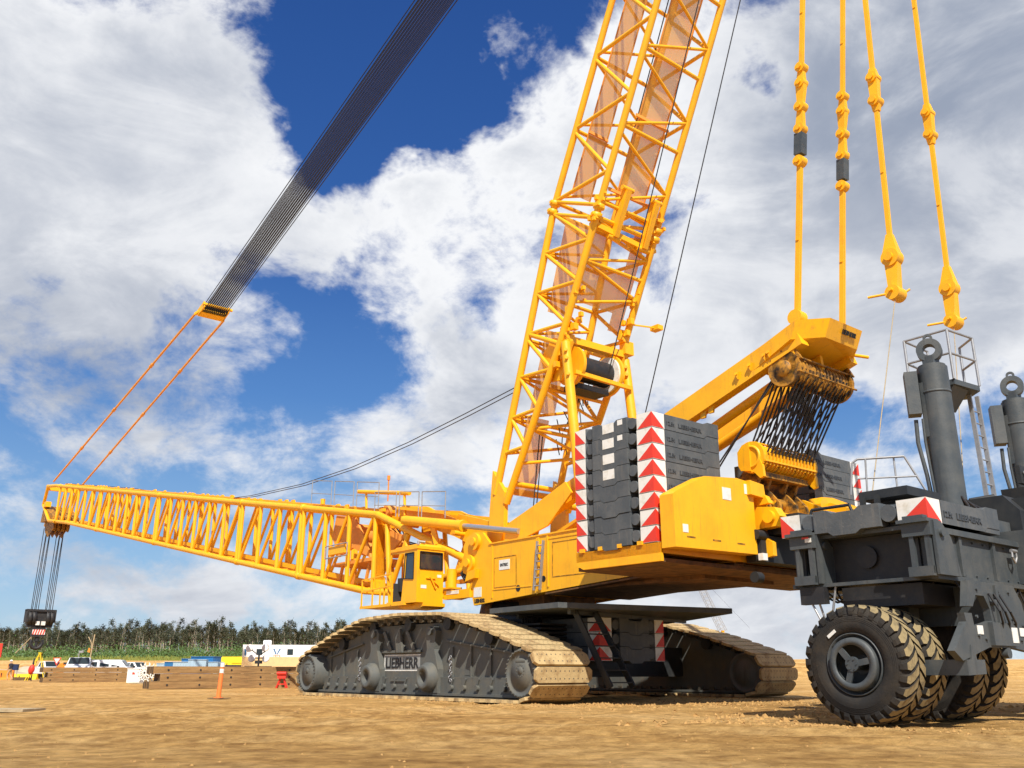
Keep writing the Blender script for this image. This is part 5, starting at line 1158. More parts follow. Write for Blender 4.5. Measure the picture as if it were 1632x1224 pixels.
# bare dead tree with orange flag
Y = 170; dtz = gh(BX(141, Y), Y)
dt_ = thing('dead_tree', 'bare pale forked dead tree standing before the green scrub', 'dead tree', frame=False, loc=(BX(141, Y), Y, dtz), rot=0)
g = MB(); g.path([V(0, 0, 0), V(.1, 0, 2.0), V(.3, 0, 4.5)], .12, 6); g.path([V(.08, 0, 1.8), V(-.1, 0, 3.0), V(-.8, 0, 4.1)], .08, 6); g.build('trunk', 'ltwood', dt_)
g = MB(); g.prism([V(-.55, -.05, 1.5), V(-.1, -.05, 1.35), V(-.05, -.05, 2.0), V(-.35, -.05, 2.2)], (0, .03, 0)); tag(g.build('survey_flag', 'hivis', loc=(0, 0, 0)), 'small orange flag on the bare dead tree', 'flag').location = (BX(141, Y), Y-.2, dtz)
# ---- timber mats
def mat_stack(x0, y0, ang, L_, h, n, labels, group, offs, wd=1.0):
    for k in range(n):
        o = thing('timber_mat', labels[k], 'timber mat', frame=False, loc=(x0, y0, k*(h+.012)), rot=ang, group=group)
        g = MB(); a, b_ = offs[k]; nb = 4; w_ = wd/nb
        for q in range(nb):
            e = random.uniform(-.02, .02); g.use('wood'); yy = q*w_
            g.box((a+.0+e, yy+.006, .0), (L_+b_+e, yy+w_-.006, h))
            g.use('endwood'); g.add([(a+e-.003, yy+.012, .01), (a+e-.003, yy+w_-.012, .01), (a+e-.003, yy+w_-.012, h-.01), (a+e-.003, yy+.012, h-.01)], [(0, 1, 2, 3)])
        g.build('timber', 'wood', o)
        g = MB(); x = .5
        while x < L_-.3: g.tube(V(x, -.015, h*.5), V(x, .03, h*.5), .05, 12); x += 1.62
        g.build('tie_bolt', 'blackmetal', o)
a0 = Vector((-17.5, 47.2, 0)); a1 = Vector((-11.5, 51.9, 0)); ang = math.atan2(a1.y-a0.y, a1.x-a0.x)
mat_stack(a0.x, a0.y, ang, 8.6, .345, 3, ['lowest timber mat of the right stack, just left of the crane track', 'middle timber mat of the right stack, set back at its dark left end', 'top timber mat of the right stack, jutting out at its left end'], 'timber mats stacked beside the crane', ((-.35, 0), (.12, 0), (-.25, 0)))
b0 = Vector((-35.3, 72.0, 0)); b1 = Vector((-31.0, 77.5, 0)); b1 = Vector((BX(206, 76), 76, 0)); ang2 = math.atan2(b1.y-b0.y, b1.x-b0.x)
mat_stack(b0.x, b0.y, ang2, (b1-b0).length, .36, 3, ['lowest timber mat of the far left stack in front of the pickups', 'middle timber mat of the far left stack in front of the pickups', 'top timber mat of the far left stack in front of the pickups'], 'timber mats stacked on the far left', ((0, 0), (.3, .1), (-.1, .3)))
for (px, Y, w_, lab) in ((0, 20.6, 1.25, 'thick pale wooden plank lying at the left edge of the yard'), (33, 88, 1.2, 'small dark wooden block on the dirt left of the ladder')):
    g = MB(); g.box((-w_/2, 0, 0), (w_/2, .5, .055 if Y < 50 else .28)); g.box((-w_/2, .52, 0), (w_/2, 1.0, .05 if Y < 50 else .25)); o = g.build('wood_plank', 'ltwood' if Y < 50 else 'endwood', loc=(0, 0, 0)); o.location = (BX(px, Y), Y, gh(BX(px, Y), Y)); tag(o, lab, 'plank')
# orange delineator post
Y = 31.06; px = 354; ps = thing('marker_post', 'orange plastic marker post with two white bands in front of the timbers', 'post', frame=False, loc=(BX(352, Y), Y, 0))
g = MB(); g.tube(V(0, 0, .02), V(.04, 0, 1.08), .075, 18, .062); g.tube(V(0, 0, 0), V(0, 0, .03), .16, 18); g.build('post_tube', 'orangep', ps)
for z_ in (.84, 1.03): g = MB(); g.tube(V(.04*z_, 0, z_-.06), V(.04*z_+.004, 0, z_+.07), .072, 18); g.build('reflective_band', 'white', ps)
g = MB(); g.box((-.3, -.2, 0), (.35, .2, .012)); g.build('base_plate', 'blackmetal', ps)
# ---- vehicles
def wheel_at(par, x, y, r, w_=.24):
    g = MB(); g.tube(V(x, y-w_/2, r), V(x, y+w_/2, r), r, 20); o = g.build('wheel', 'black', par); g = MB(); g.tube(V(x, y-w_/2-.01, r), V(x, y+w_/2+.01, r), r*.55, 14); g.build('rim', 'steel', o)
def vehicle(px, Y, rot, label, kind='pickup', col='car', sc=1.):
    v = thing('pickup_truck' if kind == 'pickup' else 'van', label, 'pickup truck' if kind == 'pickup' else 'van', frame=False, loc=(BX(px, Y), Y, gh(BX(px, Y), Y)), rot=rot); v.scale = (sc,)*3
    g = MB()
    if kind == 'pickup': side = [(-2.7, .55), (-2.75, 1.15), (-.7, 1.18), (-.62, 1.2), (-.35, 1.85), (.75, 1.88), (1.35, 1.25), (2.55, 1.12), (2.75, .95), (2.78, .5)]
    else: side = [(-2.6, .5), (-2.65, 1.9), (-2.4, 2.1), (1.2, 2.1), (1.9, 1.35), (2.6, 1.15), (2.75, .5)]
    n = len(side); vs = []
    for yy, ins in ((-1., 0), (1., 0)):
        for a, z_ in side: k_ = .16 if z_ > 1.4 else 0; vs.append((a, yy*(1-k_), z_))
    g.add(vs, [tuple(range(n)), tuple(range(2*n-1, n-1, -1))]+[(i, (i+1) % n, n+(i+1) % n, n+i) for i in range(n)])
    if kind == 'pickup': pass
    bo = g.build('body', col, v)
    bv = bo.modifiers.new('soft', 'BEVEL'); bv.width = .06; bv.segments = 2
    g = MB()
    if kind == 'pickup':
        g.add([(1.30, -.86, 1.32), (1.30, .86, 1.32), (.82, .78, 1.83), (.82, -.78, 1.83)], [(0, 1, 2, 3)])
        g.v = [q+V(.03, 0, .02) for q in g.v]
        for s_ in (-1, 1):
            for a, b_, c_, d_ in ((-.28, .2, .12, -.12), (.3, 1.05, .68, .3)): g.add([(a, s_*.99, 1.3), (b_, s_*.99, 1.3), (c_ if c_ > .3 else .2, s_*.865, 1.78), (d_, s_*.865, 1.78)], [(0, 1, 2, 3)])
        g.add([(-.63, -.8, 1.3), (-.63, .8, 1.3), (-.42, .75, 1.78), (-.42, -.75, 1.78)], [(0, 1, 2, 3)])
    else:
        for s_ in (-1, 1):
            for a in (-2.3, -1.0, .3): g.add([(a, s_*.99, 1.4), (a+1.0, s_*.99, 1.4), (a+1.0, s_*.88, 1.85), (a, s_*.88, 1.85)], [(0, 1, 2, 3)])
        g.add([(1.86, -.85, 1.42), (1.86, .85, 1.42), (1.3, .78, 2.02), (1.3, -.78, 2.02)], [(0, 1, 2, 3)]); g.v[-4:] = [q+V(.04, 0, .03) for q in g.v[-4:]]
        g.add([(-2.67, -.8, 1.3), (-2.67, .8, 1.3), (-2.64, .78, 1.85), (-2.64, -.78, 1.85)], [(0, 1, 2, 3)])
    g.build('window', 'carglass', v)
    for x in (-1.75, 1.75):
        for y in (-.93, .93): wheel_at(v, x, y, .4)
    g = MB(); g.box((2.76, -.6, .68), (2.8, .6, .98)); g.box((2.7, -.98, .42), (2.86, .98, .6)); g.build('grille', 'blackmetal', v)
    for s_ in (-1, 1): g = MB(); g.box((2.7, s_*.68, .8), (2.79, s_*.95, 1.0)); g.build('headlight', 'steel', v); g = MB(); g.box((1.0, s_*1.0, 1.25), (1.15, s_*1.25, 1.45)); g.build('mirror', 'blackmetal', v)
    return v
vehicle(126, 96, R(-70), 'white pickup truck facing the camera behind the far left timber stack', 'pickup', sc=1.12)
vehicle(76, 108, R(-40), 'small white pickup truck partly behind the yellow ladder', 'pickup')
vehicle(176, 104, R(8), 'white van with dark side windows right of the big pickup', 'van', sc=.95)
vehicle(212, 112, R(-20), 'white pickup truck right of the van, behind the white cable reel', 'pickup', sc=.95)
# ---- containers
rnd = random.Random(5); cx_ = [(268, 'ltblue', 1.8, 1.5, 'pale blue box leftmost in the row behind the timber'), (281, 'blue', 1.9, 1.6, 'blue container second from the left end of the row'), (292, 'ltblue', 1.6, 1.6, 'pale blue box between two blue containers'), (302, 'blue', 1.4, 1.9, 'tall blue container beside the navy box'), (299, 'navy', 2.2, .9, 'low navy blue box in front of the blue containers'), (315, 'ltblue', 1.6, 1.8, 'pale blue box right of the middle of the row'), (327, 'blue', 2.3, 2.1, 'largest blue container near the marker post'), (338, 'ltblue', 1.5, 1.6, 'pale blue box just left of the marker post top'), (314, 'blue', 2.6, 1.1, 'low wide blue container before the pale boxes'), (348, 'blue', 1.9, 1.2, 'blue box rightmost in the row beside the marker post'), (366, 'white', 1.4, 1.3, 'white bin between marker post and the white trailer'), (374, 'navy', 1.2, 1.3, 'dark bin just left of the white trailer')]
for k, (px, mt, w_, h_, lab) in enumerate(cx_):
    Y = 92-(k % 3)*1.3-(4 if h_ < 1.15 else 0); o = thing('storage_container', lab, 'container', frame=False, loc=(BX(px, Y), Y, 0), rot=R(rnd.uniform(-12, 12)), group='boxes and containers behind the timber')
    g = MB(); g.box((-w_/2, -.8, .08), (w_/2, .8, h_)); n_ = int(w_/.25)
    for q in range(n_): g.box((-w_/2+.08+q*.25, -.83, .15), (-w_/2+.18+q*.25, -.8, h_-.1))
    g.box((-w_/2-.03, -.85, h_), (w_/2+.03, .85, h_+.06)); g.build('container_shell', mt, o)
    g = MB(); g.box((-w_/2, -.6, 0), (-w_/2+.15, .6, .08)); g.box((w_/2-.15, -.6, 0), (w_/2, .6, .08)); g.build('skid', 'blackmetal', o)
# tarps / tan equipment on the left
for px, Y, w_, mt, lab, h_ in ((31, 100, 3.6, 'yel2', 'bright yellow low road barrier behind the walking person', .55), (2, 94, 2.2, 'hivis', 'orange barrier at the left edge behind the walking person', .9), (107, 102, 3.2, 'hivis', 'orange digger bucket shape beside the yield sign', 1.7), (392, 96, 3.0, 'yel2', 'yellow cabinet in front of the white trailer', 1.6), (360, 104, 6.5, 'yel2', 'long yellow barrier in the distance behind the marker post', 2.3)):
    o = thing('site_barrier' if 'barrier' in lab else ('equipment_cabinet' if 'cabinet' in lab else 'digger_bucket'), lab, 'barrier' if 'barrier' in lab else ('cabinet' if 'cabinet' in lab else 'digger bucket'), frame=False, loc=(BX(px, Y), Y, gh(BX(px, Y), Y)))
    g = MB(); 
    if 'bucket' in lab: g.prism([V(-1.4, 0, 0), V(-1.5, 0, .8), V(-.9, 0, 1.6), V(.6, 0, 1.75), V(1.4, 0, 1.2), V(1.0, 0, 0)], (0, 1.4, 0))
    elif 'cabinet' in lab: g.box((-w_/2, 0, .1), (w_/2, 1.2, h_)); g.box((-w_/2-.05, -.05, h_), (w_/2+.05, 1.25, h_+.08))
    else: g.prism([V(-w_/2, 0, 0), V(-w_/2, .18, .2), V(-w_/2, .25, h_), V(-w_/2, .45, h_), V(-w_/2, .52, .2), V(-w_/2, .7, 0)], (w_, 0, 0))
    g.build('shell', mt, o)
    g = MB(); 
    for a in (-w_*.3, 0, w_*.3): g.box((a-.03, -.06 if 'cabinet' in lab else .1, h_*.3), (a+.03, .0 if 'cabinet' in lab else .2, h_*.7))
    g.build('panel_seam', 'blackmetal', o)
# office trailer
Y = 82; ot = thing('office_trailer', 'long white office trailer with dark windows and dusty tan lower half', 'trailer', frame=False, loc=(BX(384, Y), Y, 0), rot=R(14))
g = MB(); g.box((0, 0, 1.8), (6.4, 2.5, 2.65)); g.box((0, 0, 2.65), (6.4, 2.5, 2.72)); go_ = g.build('wall', 'trailer', ot)
g = MB(); g.box((0, 0, .45), (6.4, 2.5, 1.8)); g.build('lower_panel', 'dustpanel', ot)
for x0_, x1_ in ((1.05, 1.5), (3.4, 3.85)): g = MB(); g.box((x0_, -.012, 1.95), (x1_, .0, 2.4)); g.build('window', 'carglass', ot)
g = MB(); g.box((1.5, .5, 2.72), (2.15, 1.4, 3.08)); bv = g.build('air_conditioner', 'trailer', ot); md = bv.modifiers.new('soft', 'BEVEL'); md.width = .08; md.segments = 3
g = MB(); g.use('blue')
g.prism([V(2.3, -.014, 2.42), V(2.42, -.014, 2.42), V(2.58, -.014, 2.05), V(2.52, -.014, 1.98)], (0, .012, 0)); g.prism([V(2.9, -.014, 2.42), V(2.78, -.014, 2.42), V(2.60, -.014, 2.0), V(2.66, -.014, 1.98)], (0, .012, 0)); g.prism([V(.12, -.014, 2.4), V(.3, -.014, 2.4), V(.28, -.014, 1.9), V(.18, -.014, 1.9)], (0, .012, 0)); g.prism([V(4.9, -.014, 2.2), V(5.2, -.014, 2.45), V(5.2, -.014, 2.05)], (0, .012, 0))
g.use('orangep'); g.text('VETS', V(2.3, -.004, 1.83), V(.6, 0, 0), (0, 0, 1), .12, .01, .02); g.build('emblem', 'blue', ot)
for x in (2.9, 3.8): wheel_at(ot, x, .1, .42)
g = MB(); g.box((-1.2, 1.1, .5), (0, 1.3, .62)); g.build('tow_bar', 'blackmetal', ot)
ot.scale = (1.108,)*3
# light tower
Y = 54.2; lt = thing('light_tower', 'portable light tower with four white lamp heads in front of the office trailer', 'light tower', frame=False, loc=(BX(411, Y), Y, 0))
g = MB(); g.box((-.75, -.5, .35), (.0-.06, .5, 1.25)); g.box((.06, -.5, .35), (.75, .5, 1.25)); g.tube(V(-.45, -.5, .3), V(-.45, -.38, .3), .3, 16); g.tube(V(.45, -.5, .3), V(.45, -.38, .3), .3, 16); g.box((-.2, -.3, .3), (.2, .3, 1.0)); g.build('generator', 'blackmetal', lt)
g = MB(); g.tube(V(0, 0, .8), V(0, 0, 1.9), .06, 8); g.tube(V(-.45, 0, 1.75), V(.45, 0, 1.75), .035, 6); g.tube(V(-.5, 0, 2.25), V(.0, 0, 1.9), .035, 6); g.tube(V(.5, 0, 2.25), V(0, 0, 1.9), .035, 6); g.box((-.22, -.1, 1.4), (.22, .1, 1.6)); g.build('mast', 'blackmetal', lt)
for x, z_ in ((-.62, 2.35), (.42, 2.38), (-.42, 1.72), (.5, 1.72)): g = MB(); g.ring(V(x, -.1, z_), V(-.25, -1, .25), [(-.25, .02), (-.18, .14), (.02, .24), (.06, .25), (.08, .2), (.1, .02)], 16); g.build('lamp_head', 'white', lt)
lt.scale = (.88,)*3
# red jack stand
Y = 51.0; js = thing('jack_stand', 'red steel stand at the right end of the timbers beside the crane track', 'stand', frame=False, loc=(BX(462, Y), Y-1.6, 0)); js.scale = (.85,)*3
g = MB(); g.box((-.25, -.2, .55), (.25, .2, .95)); g.tube(V(-.28, -.2, .85), V(.28, -.2, .85), .1, 12)
for a in (-1, 1): g.beam(V(a*.1, 0, .6), V(a*.3, -.15, 0), .07, .07); g.beam(V(a*.1, 0, .6), V(a*.3, .2, 0), .07, .07)
g.box((-.25, -.17, .2), (.25, -.12, .26)); g.build('stand_frame', 'red', js)
# white cable reel
Y = 66; cr = thing('cable_reel', 'white spoked cable reel between the two timber stacks', 'reel', frame=False, loc=(BX(231, Y), Y, 0)); cr.scale = (1.15, 1, 1.15)
for yy in (0, .7):
    g = MB(); c_ = V(0, yy, .62)
    for k in range(12): a = PI*2*k/12; g.beam(c_, c_+V(.6*math.cos(a), 0, .6*math.sin(a)), .06, .05)
    g.ring(c_, V(0, 1, 0), [(-.03, .36), (-.03, .42), (.03, .42), (.03, .36), (-.03, .36)], 24, False); g.build('reel_flange', 'white', cr)
g = MB(); g.tube(V(0, 0, .62), V(0, .7, .62), .22, 16); g.box((-.9, -.1, 0), (.8, .8, .06)); g.build('reel_core', 'ltwood', cr)
o = thing('tool_box', 'grey white box left of the spoked cable reel', 'box', frame=False, loc=(BX(216, 67), 67, 0)); g = MB(); g.box((-.55, 0, .05), (.35, .9, .95)); g.box((-.58, -.03, .95), (.38, .93, 1.0)); g.build('box_shell', 'trailer', o); g = MB(); g.box((-.2, -.01, .6), (0, 0, .75)); g.build('box_label', 'red', o)
# yellow step ladder, red bag
Y = 86; la = thing('step_ladder', 'bright yellow step ladder standing open on the dirt', 'ladder', frame=False, loc=(BX(60, Y), Y, 0), rot=R(10))
g = MB()
for a in (-.28, .28): g.beam(V(-.85, a*1.3, 0), V(0, a*.6, 2.35), .09, .06)
for k in range(6): f = (k+.6)/6.5; g.beam(V(-.85*(1-f), -.33*(1-f*.5), 2.35*f), V(-.85*(1-f), .33*(1-f*.5), 2.35*f), .1, .05)
g.build('front_frame', 'yel2', la); g = MB()
for a in (-.28, .28): g.beam(V(.75, a*1.3, 0), V(.05, a*.6, 2.35), .06, .05)
for z_ in (.5, 1.1): g.beam(V(.75-.3*z_, -.3, z_), V(.75-.3*z_, .3, z_), .04, .04)
g.box((-.1, -.22, 2.35), (.15, .22, 2.42)); g.build('rear_frame', 'yel2', la)
Y = 84; o = thing('red_bag', 'red rounded bag hanging from a short dark post left of the ladder', 'bag', frame=False, loc=(BX(50, Y), Y, 0)); g = MB(); g.ring(V(0, 0, .95), V(.15, 0, 1), [(-.42, .02), (-.35, .15), (-.12, .25), (.12, .25), (.32, .17), (.42, .04)], 16); g.build('bag_body', 'red', o); g = MB(); g.beam(V(0, .2, 0), V(.05, .15, 1.9), .08, .08); g.beam(V(.05, .15, 1.9), V(.05, 0, 1.4), .08, .08); g.build('post', 'blackmetal', o)
# yield sign
Y = 84; o = thing('yield_sign', 'white and red triangular yield sign on a post behind the timbers', 'sign', frame=False, loc=(BX(88.5, Y), Y, 0)); g = MB(); g.tube(V(0, .05, 0), V(0, .05, 1.9), .03, 6); g.build('sign_post', 'steel', o)
g = MB(); g.use('red'); g.prism([V(-.38, 0, 1.95), V(.38, 0, 1.95), V(0, 0, 1.3)], (0, .02, 0)); g.use('white'); g.prism([V(-.26, -.006, 1.88), V(.26, -.006, 1.88), V(0, -.006, 1.45)], (0, .005, 0)); g.build('sign_plate', 'red', o)
# camera pole
Y = 120; o = thing('lamp_pole', 'slim grey pole with two small lamp heads behind the big pickup', 'pole', frame=False, loc=(BX(122.5, Y), Y, gh(BX(122.5, Y), Y))); g = MB(); g.tube(V(0, 0, 0), V(0, 0, 2.6), .06, 6); g.tube(V(-.2, 0, 2.5), V(.5, 0, 3.1), .05, 6); g.build('pole_tube', 'steel', o)
for a, z_ in ((-.15, 1.75), (.25, 2.9)): g = MB(); g.box((a-.25, -.15, z_-.12), (a+.25, .15, z_+.12)); g.build('lamp_head', 'steel', o)
Y = 100; o = thing('hanging_tarp', 'red orange panel at the far left edge above the barriers', 'panel', frame=False, loc=(BX(-8, Y), Y, 0)); g = MB(); g.box((-.5, 0, 2.2), (.35, .12, 3.6)); g.build('panel_sheet', 'red', o); g = MB(); g.box((-.06, .12, 0), (.06, .22, 3.6)); g.build('post', 'blackmetal', o)
# ---- distant lattice crane
Y = 420; dx = BX(1150, Y); dc = thing('distant_crane', 'pale lattice boom of another crane far away under the big crane', 'crane', frame=False, loc=(dx+20, Y, gh(dx, Y)))
def at(px, py, Y=Y): return V((px-816)/1450*(Y*.954+(0)*.3)-0, 0, 0)
g = MB(); p0 = V(BX(1156, Y)-dx-20+0, 0, 14); p1 = V(BX(1108, Y)*1.02-dx-20-1.0, 0, 42)
bw = 1.6
for a in (-1, 1):
    for b_ in (-1, 1): g.tube(p0+V(a*bw, b_*bw, 0), p1+V(a*bw*.8, b_*bw, 0), .12, 4)
n_ = 16
for k in range(n_):
    q0, q1 = p0.lerp(p1, k/n_), p0.lerp(p1, (k+1)/n_)
    for b_ in (-1, 1): g.tube(q0+V(-bw, b_*bw, 0), q1+V(bw, b_*bw, 0), .08, 4); g.tube(q0+V(bw, b_*bw, 0), q1+V(-bw, b_*bw, 0), .08, 4)
g.build('boom', 'steel', dc)
g = MB(); tipq = p1; g.tube(tipq, V(BX(1200, Y)-dx-20, 0, 15), .05, 4); g.tube(tipq+V(3, 0, -1), V(BX(1168, Y)-dx-20, 0, 2), .05, 4); g.build('hoist_rope', 'rope', dc)
g = MB(); g.prism([V(BX(1156, Y)-dx-24, -3, 1.0), V(BX(1156, Y)-dx-14, -3, 1.0), V(BX(1156, Y)-dx-14, -3, 5), V(BX(1156, Y)-dx-24, -3, 5)], (0, 6, 0)); g.tube(V(BX(1156, Y)-dx-20, 0, 4), p0, .8, 8); g.build('crane_body', 'yellow', dc)
# ---- person (skin-modified skeleton turned into one continuous mesh)
def person(px, Y, rot, label):
    P = {'pel': (0, 0, .95, .15), 'waist': (0, 0, 1.12, .14), 'chest': (0, .0, 1.36, .17), 'neck': (0, .02, 1.52, .06), 'head': (0, .04, 1.66, .1), 'top': (0, .04, 1.74, .085),
         'shl': (-.2, 0, 1.43, .06), 'ell': (-.27, -.1, 1.17, .045), 'wrl': (-.25, .06, .96, .035), 'hal': (-.24, .11, .87, .04), 'shr': (.2, 0, 1.43, .06), 'elr': (.28, .08, 1.18, .045), 'wrr': (.22, .3, 1.08, .035), 'har': (.2, .38, 1.05, .04),
         'hil': (-.1, 0, .9, .1), 'knl': (-.13, .16, .5, .07), 'anl': (-.14, .02, .1, .05), 'tol': (-.14, .2, .05, .045), 'hir': (.1, 0, .9, .1), 'knr': (.12, .05, .5, .07), 'anr': (.13, -.28, .14, .05), 'tor': (.13, -.14, .05, .045)}
    E_ = [('pel', 'waist'), ('waist', 'chest'), ('chest', 'neck'), ('neck', 'head'), ('head', 'top'), ('chest', 'shl'), ('shl', 'ell'), ('ell', 'wrl'), ('wrl', 'hal'), ('chest', 'shr'), ('shr', 'elr'), ('elr', 'wrr'), ('wrr', 'har'), ('pel', 'hil'), ('hil', 'knl'), ('knl', 'anl'), ('anl', 'tol'), ('pel', 'hir'), ('hir', 'knr'), ('knr', 'anr'), ('anr', 'tor')]
    ks = list(P); me = bpy.data.meshes.new('person_body'); me.from_pydata([P[k][:3] for k in ks], [(ks.index(a), ks.index(b_)) for a, b_ in E_], [])
    o = bpy.data.objects.new('person_body', me); COL.objects.link(o); sk_ = o.modifiers.new('skin', 'SKIN')
    for i, k in enumerate(ks): v = me.skin_vertices[0].data[i]; v.radius = (P[k][3],)*2; v.use_root = (k == 'pel')
    ss = o.modifiers.new('sub', 'SUBSURF'); ss.levels = 1; ss.render_levels = 1
    bpy.context.view_layer.update(); dg = bpy.context.evaluated_depsgraph_get(); nm = bpy.data.meshes.new_from_object(o.evaluated_get(dg)); bpy.data.objects.remove(o)
    for mt in ('cloth_tan', 'cloth_dark', 'skin'): nm.materials.append(M[mt])
    for p in nm.polygons:
        c = p.center; p.material_index = 0 if c.z < 1.0 and abs(c.x) < .22 else (2 if c.z > 1.5 or (abs(c.x) > .2 and c.z < 1.2) else 1); p.use_smooth = True
    root = thing('person', label, 'person', frame=False, loc=(BX(px, Y), Y, 0), rot=rot)
    b_ = bpy.data.objects.new('body', nm); COL.objects.link(b_); b_.parent = root
    g = MB(); g.ring(V(0, .04, 1.70), (0, 0, 1), [(-.0, .15), (.01, .115), (.06, .112), (.11, .08), (.13, .02)], 16); g.box((-.08, .1, 1.7), (.08, .22, 1.712)); g.build('hard_hat', 'white', root)
    g = MB(); g.box((-.15, .165, 1.12), (-.08, .185, 1.45)); g.box((.08, .165, 1.12), (.15, .185, 1.45)); g.build('vest_stripe', 'hivis', root)
person(16.5, 88, R(70), 'person in white hard hat, dark top and tan trousers walking on the far left')
o = thing('cooler_box', 'small dark green box carried behind the walking person', 'box', frame=False, loc=(BX(22, 92), 92, 0)); g = MB(); g.box((-.3, 0, .9), (.3, .3, 1.4)); g.box((-.33, -.02, 1.4), (.33, .32, 1.46)); g.build('box_shell', 'navy', o); g = MB(); 
for a in (-.25, .25): g.tube(V(a, .15, 0), V(a, .15, .9), .03, 6)
g.build('leg', 'steel', o)
# ================================================================== SKY, SUN, CAMERA
w = bpy.data.worlds.new('World'); SC.world = w; w.use_nodes = True; nt = w.node_tree; nt.nodes.clear(); N = nt.nodes.new; L = nt.links.new
SUND = Vector((.12, -.91, 1.0)).normalized(); EL = math.asin(SUND.z); AZS = math.atan2(SUND.x, SUND.y)
sky = N('ShaderNodeTexSky'); sky.sky_type = 'NISHITA'; sky.sun_disc = False; sky.sun_elevation = EL; sky.sun_rotation = AZS; sky.air_density = 1.0; sky.dust_density = .15; sky.ozone_density = 1.5
hs = N('ShaderNodeHueSaturation'); hs.inputs['Saturation'].default_value = 1.22; hs.inputs['Value'].default_value = 1.0; hs.inputs['Hue'].default_value = .503
L(sky.outputs[0], hs.inputs['Color'])
tc = N('ShaderNodeTexCoord'); D = tc.outputs['Generated']
def vm(op, a, b_=None, val=None):
    n = N('ShaderNodeVectorMath'); n.operation = op
    L(a, n.inputs[0])
    if b_ is not None: L(b_, n.inputs[1])
    if val is not None: n.inputs[1].default_value = val
    return n
def mt(op, a, b_=None, c_=None, clamp=False):
    n = N('ShaderNodeMath'); n.operation = op; n.use_clamp = clamp
    for i, q in enumerate((a, b_, c_)):
        if q is None: continue
        if isinstance(q, (int, float)): n.inputs[i].default_value = q
        else: L(q, n.inputs[i])
    return n.outputs[0]
def fbm(sc, det, rough, st=(1, 1, 1), off=(0, 0, 0), dist=0.):
    mp = N('ShaderNodeMapping'); mp.inputs['Scale'].default_value = st; mp.inputs['Location'].default_value = off; L(D, mp.inputs['Vector'])
    n = N('ShaderNodeTexNoise'); n.inputs['Scale'].default_value = sc; n.inputs['Detail'].default_value = det; n.inputs['Roughness'].default_value = rough; n.inputs['Distortion'].default_value = dist; L(mp.outputs[0], n.inputs['Vector']); return n.outputs['Fac']
# clouds: (azimuth deg, elevation deg, radius, weight) of the cloud masses and of the blue openings (negative)
CLOUDS = [(-28.2, 31.8, 0.173, 1.00), (-25.0, 23.7, 0.167, 1.00), (-18.6, 27.2, 0.080, 0.80), (-34.2, 35.1, 0.133, 0.60), (-21.8, 36.3, 0.067, 0.40), (-28.5, 14.5, 0.080, 0.30), (-18.9, 15.5, 0.067, 0.30), (-14.1, 23.2, 0.047, 0.70), (-8.8, 24.4, 0.050, 0.90), (-4.2, 27.3, 0.053, 1.00), (0.6, 31.1, 0.053, 0.90), (3.9, 35.5, 0.060, 0.90), (-3.1, 38.6, 0.033, 0.90), (4.9, 37.9, 0.053, 0.50), (-4.2, 26.5, 0.060, 0.60), (1.5, 28.5, 0.067, 0.70), (8.2, 31.2, 0.107, 0.70), (16.5, 27.5, 0.133, 1.10), (24.4, 27.4, 0.173, 1.20), (32.5, 32.4, 0.173, 1.20), (30.7, 22.6, 0.133, 0.90), (17.6, 18.7, 0.087, 0.80), (25.4, 34.2, 0.100, 0.60), (-3.2, 21.1, 0.067, 0.80), (-7.3, 17.8, 0.067, 0.60), (-2.3, 15.6, 0.060, 0.70), (-20.0, 12.5, 0.060, 0.40), (-24.1, 3.6, 0.087, 0.80), (-15.6, 3.9, 0.100, 0.80), (-10.3, 13.0, 0.060, 0.40), (-19.2, 4.1, 0.133, 0.40), (10.8, 3.2, 0.133, 1.00), (18.1, 4.2, 0.133, 0.80), (27.9, 17.4, 0.060, 0.40), (5.6, 19.5, 0.100, 0.50), (9.5, 16.2, 0.067, 0.60), (-14.7, 38.8, 0.060, -0.60), (-15.2, 35.3, 0.047, -0.50), (-10.5, 37.9, 0.060, -0.60), (-10.3, 34.7, 0.060, -0.70), (-6.3, 36.4, 0.053, -0.60), (-2.1, 37.3, 0.027, 0.60), (-8.0, 33.5, 0.023, 0.50), (-11.8, 31.0, 0.040, -1.30), (-10.3, 28.5, 0.040, -1.20), (-7.0, 31.0, 0.040, -1.20), (-3.5, 35.1, 0.040, -0.90), (-14.1, 32.2, 0.033, -0.80), (2.1, 39.7, 0.040, -0.50), (-15.3, 18.5, 0.053, -1.00), (-11.9, 20.7, 0.033, -0.50), (-9.1, 22.0, 0.033, -0.50), (-7.5, 23.7, 0.027, -0.50), (-10.5, 17.7, 0.040, -0.50), (-23.2, 18.1, 0.047, -0.80), (-29.5, 12.6, 0.033, -0.50), (-26.7, 15.4, 0.033, -0.40), (-8.8, 15.8, 0.040, -0.40), (-25.4, 6.0, 0.087, -0.80), (-19.4, 6.4, 0.087, -0.80), (-28.4, 13.8, 0.047, -0.30), (-12.9, 6.1, 0.053, -0.40), (16.7, 35.9, 0.019, -0.70), (22.7, 14.8, 0.053, -0.80), (19.2, 15.5, 0.040, -0.60), (28.1, 14.5, 0.040, -0.60)]
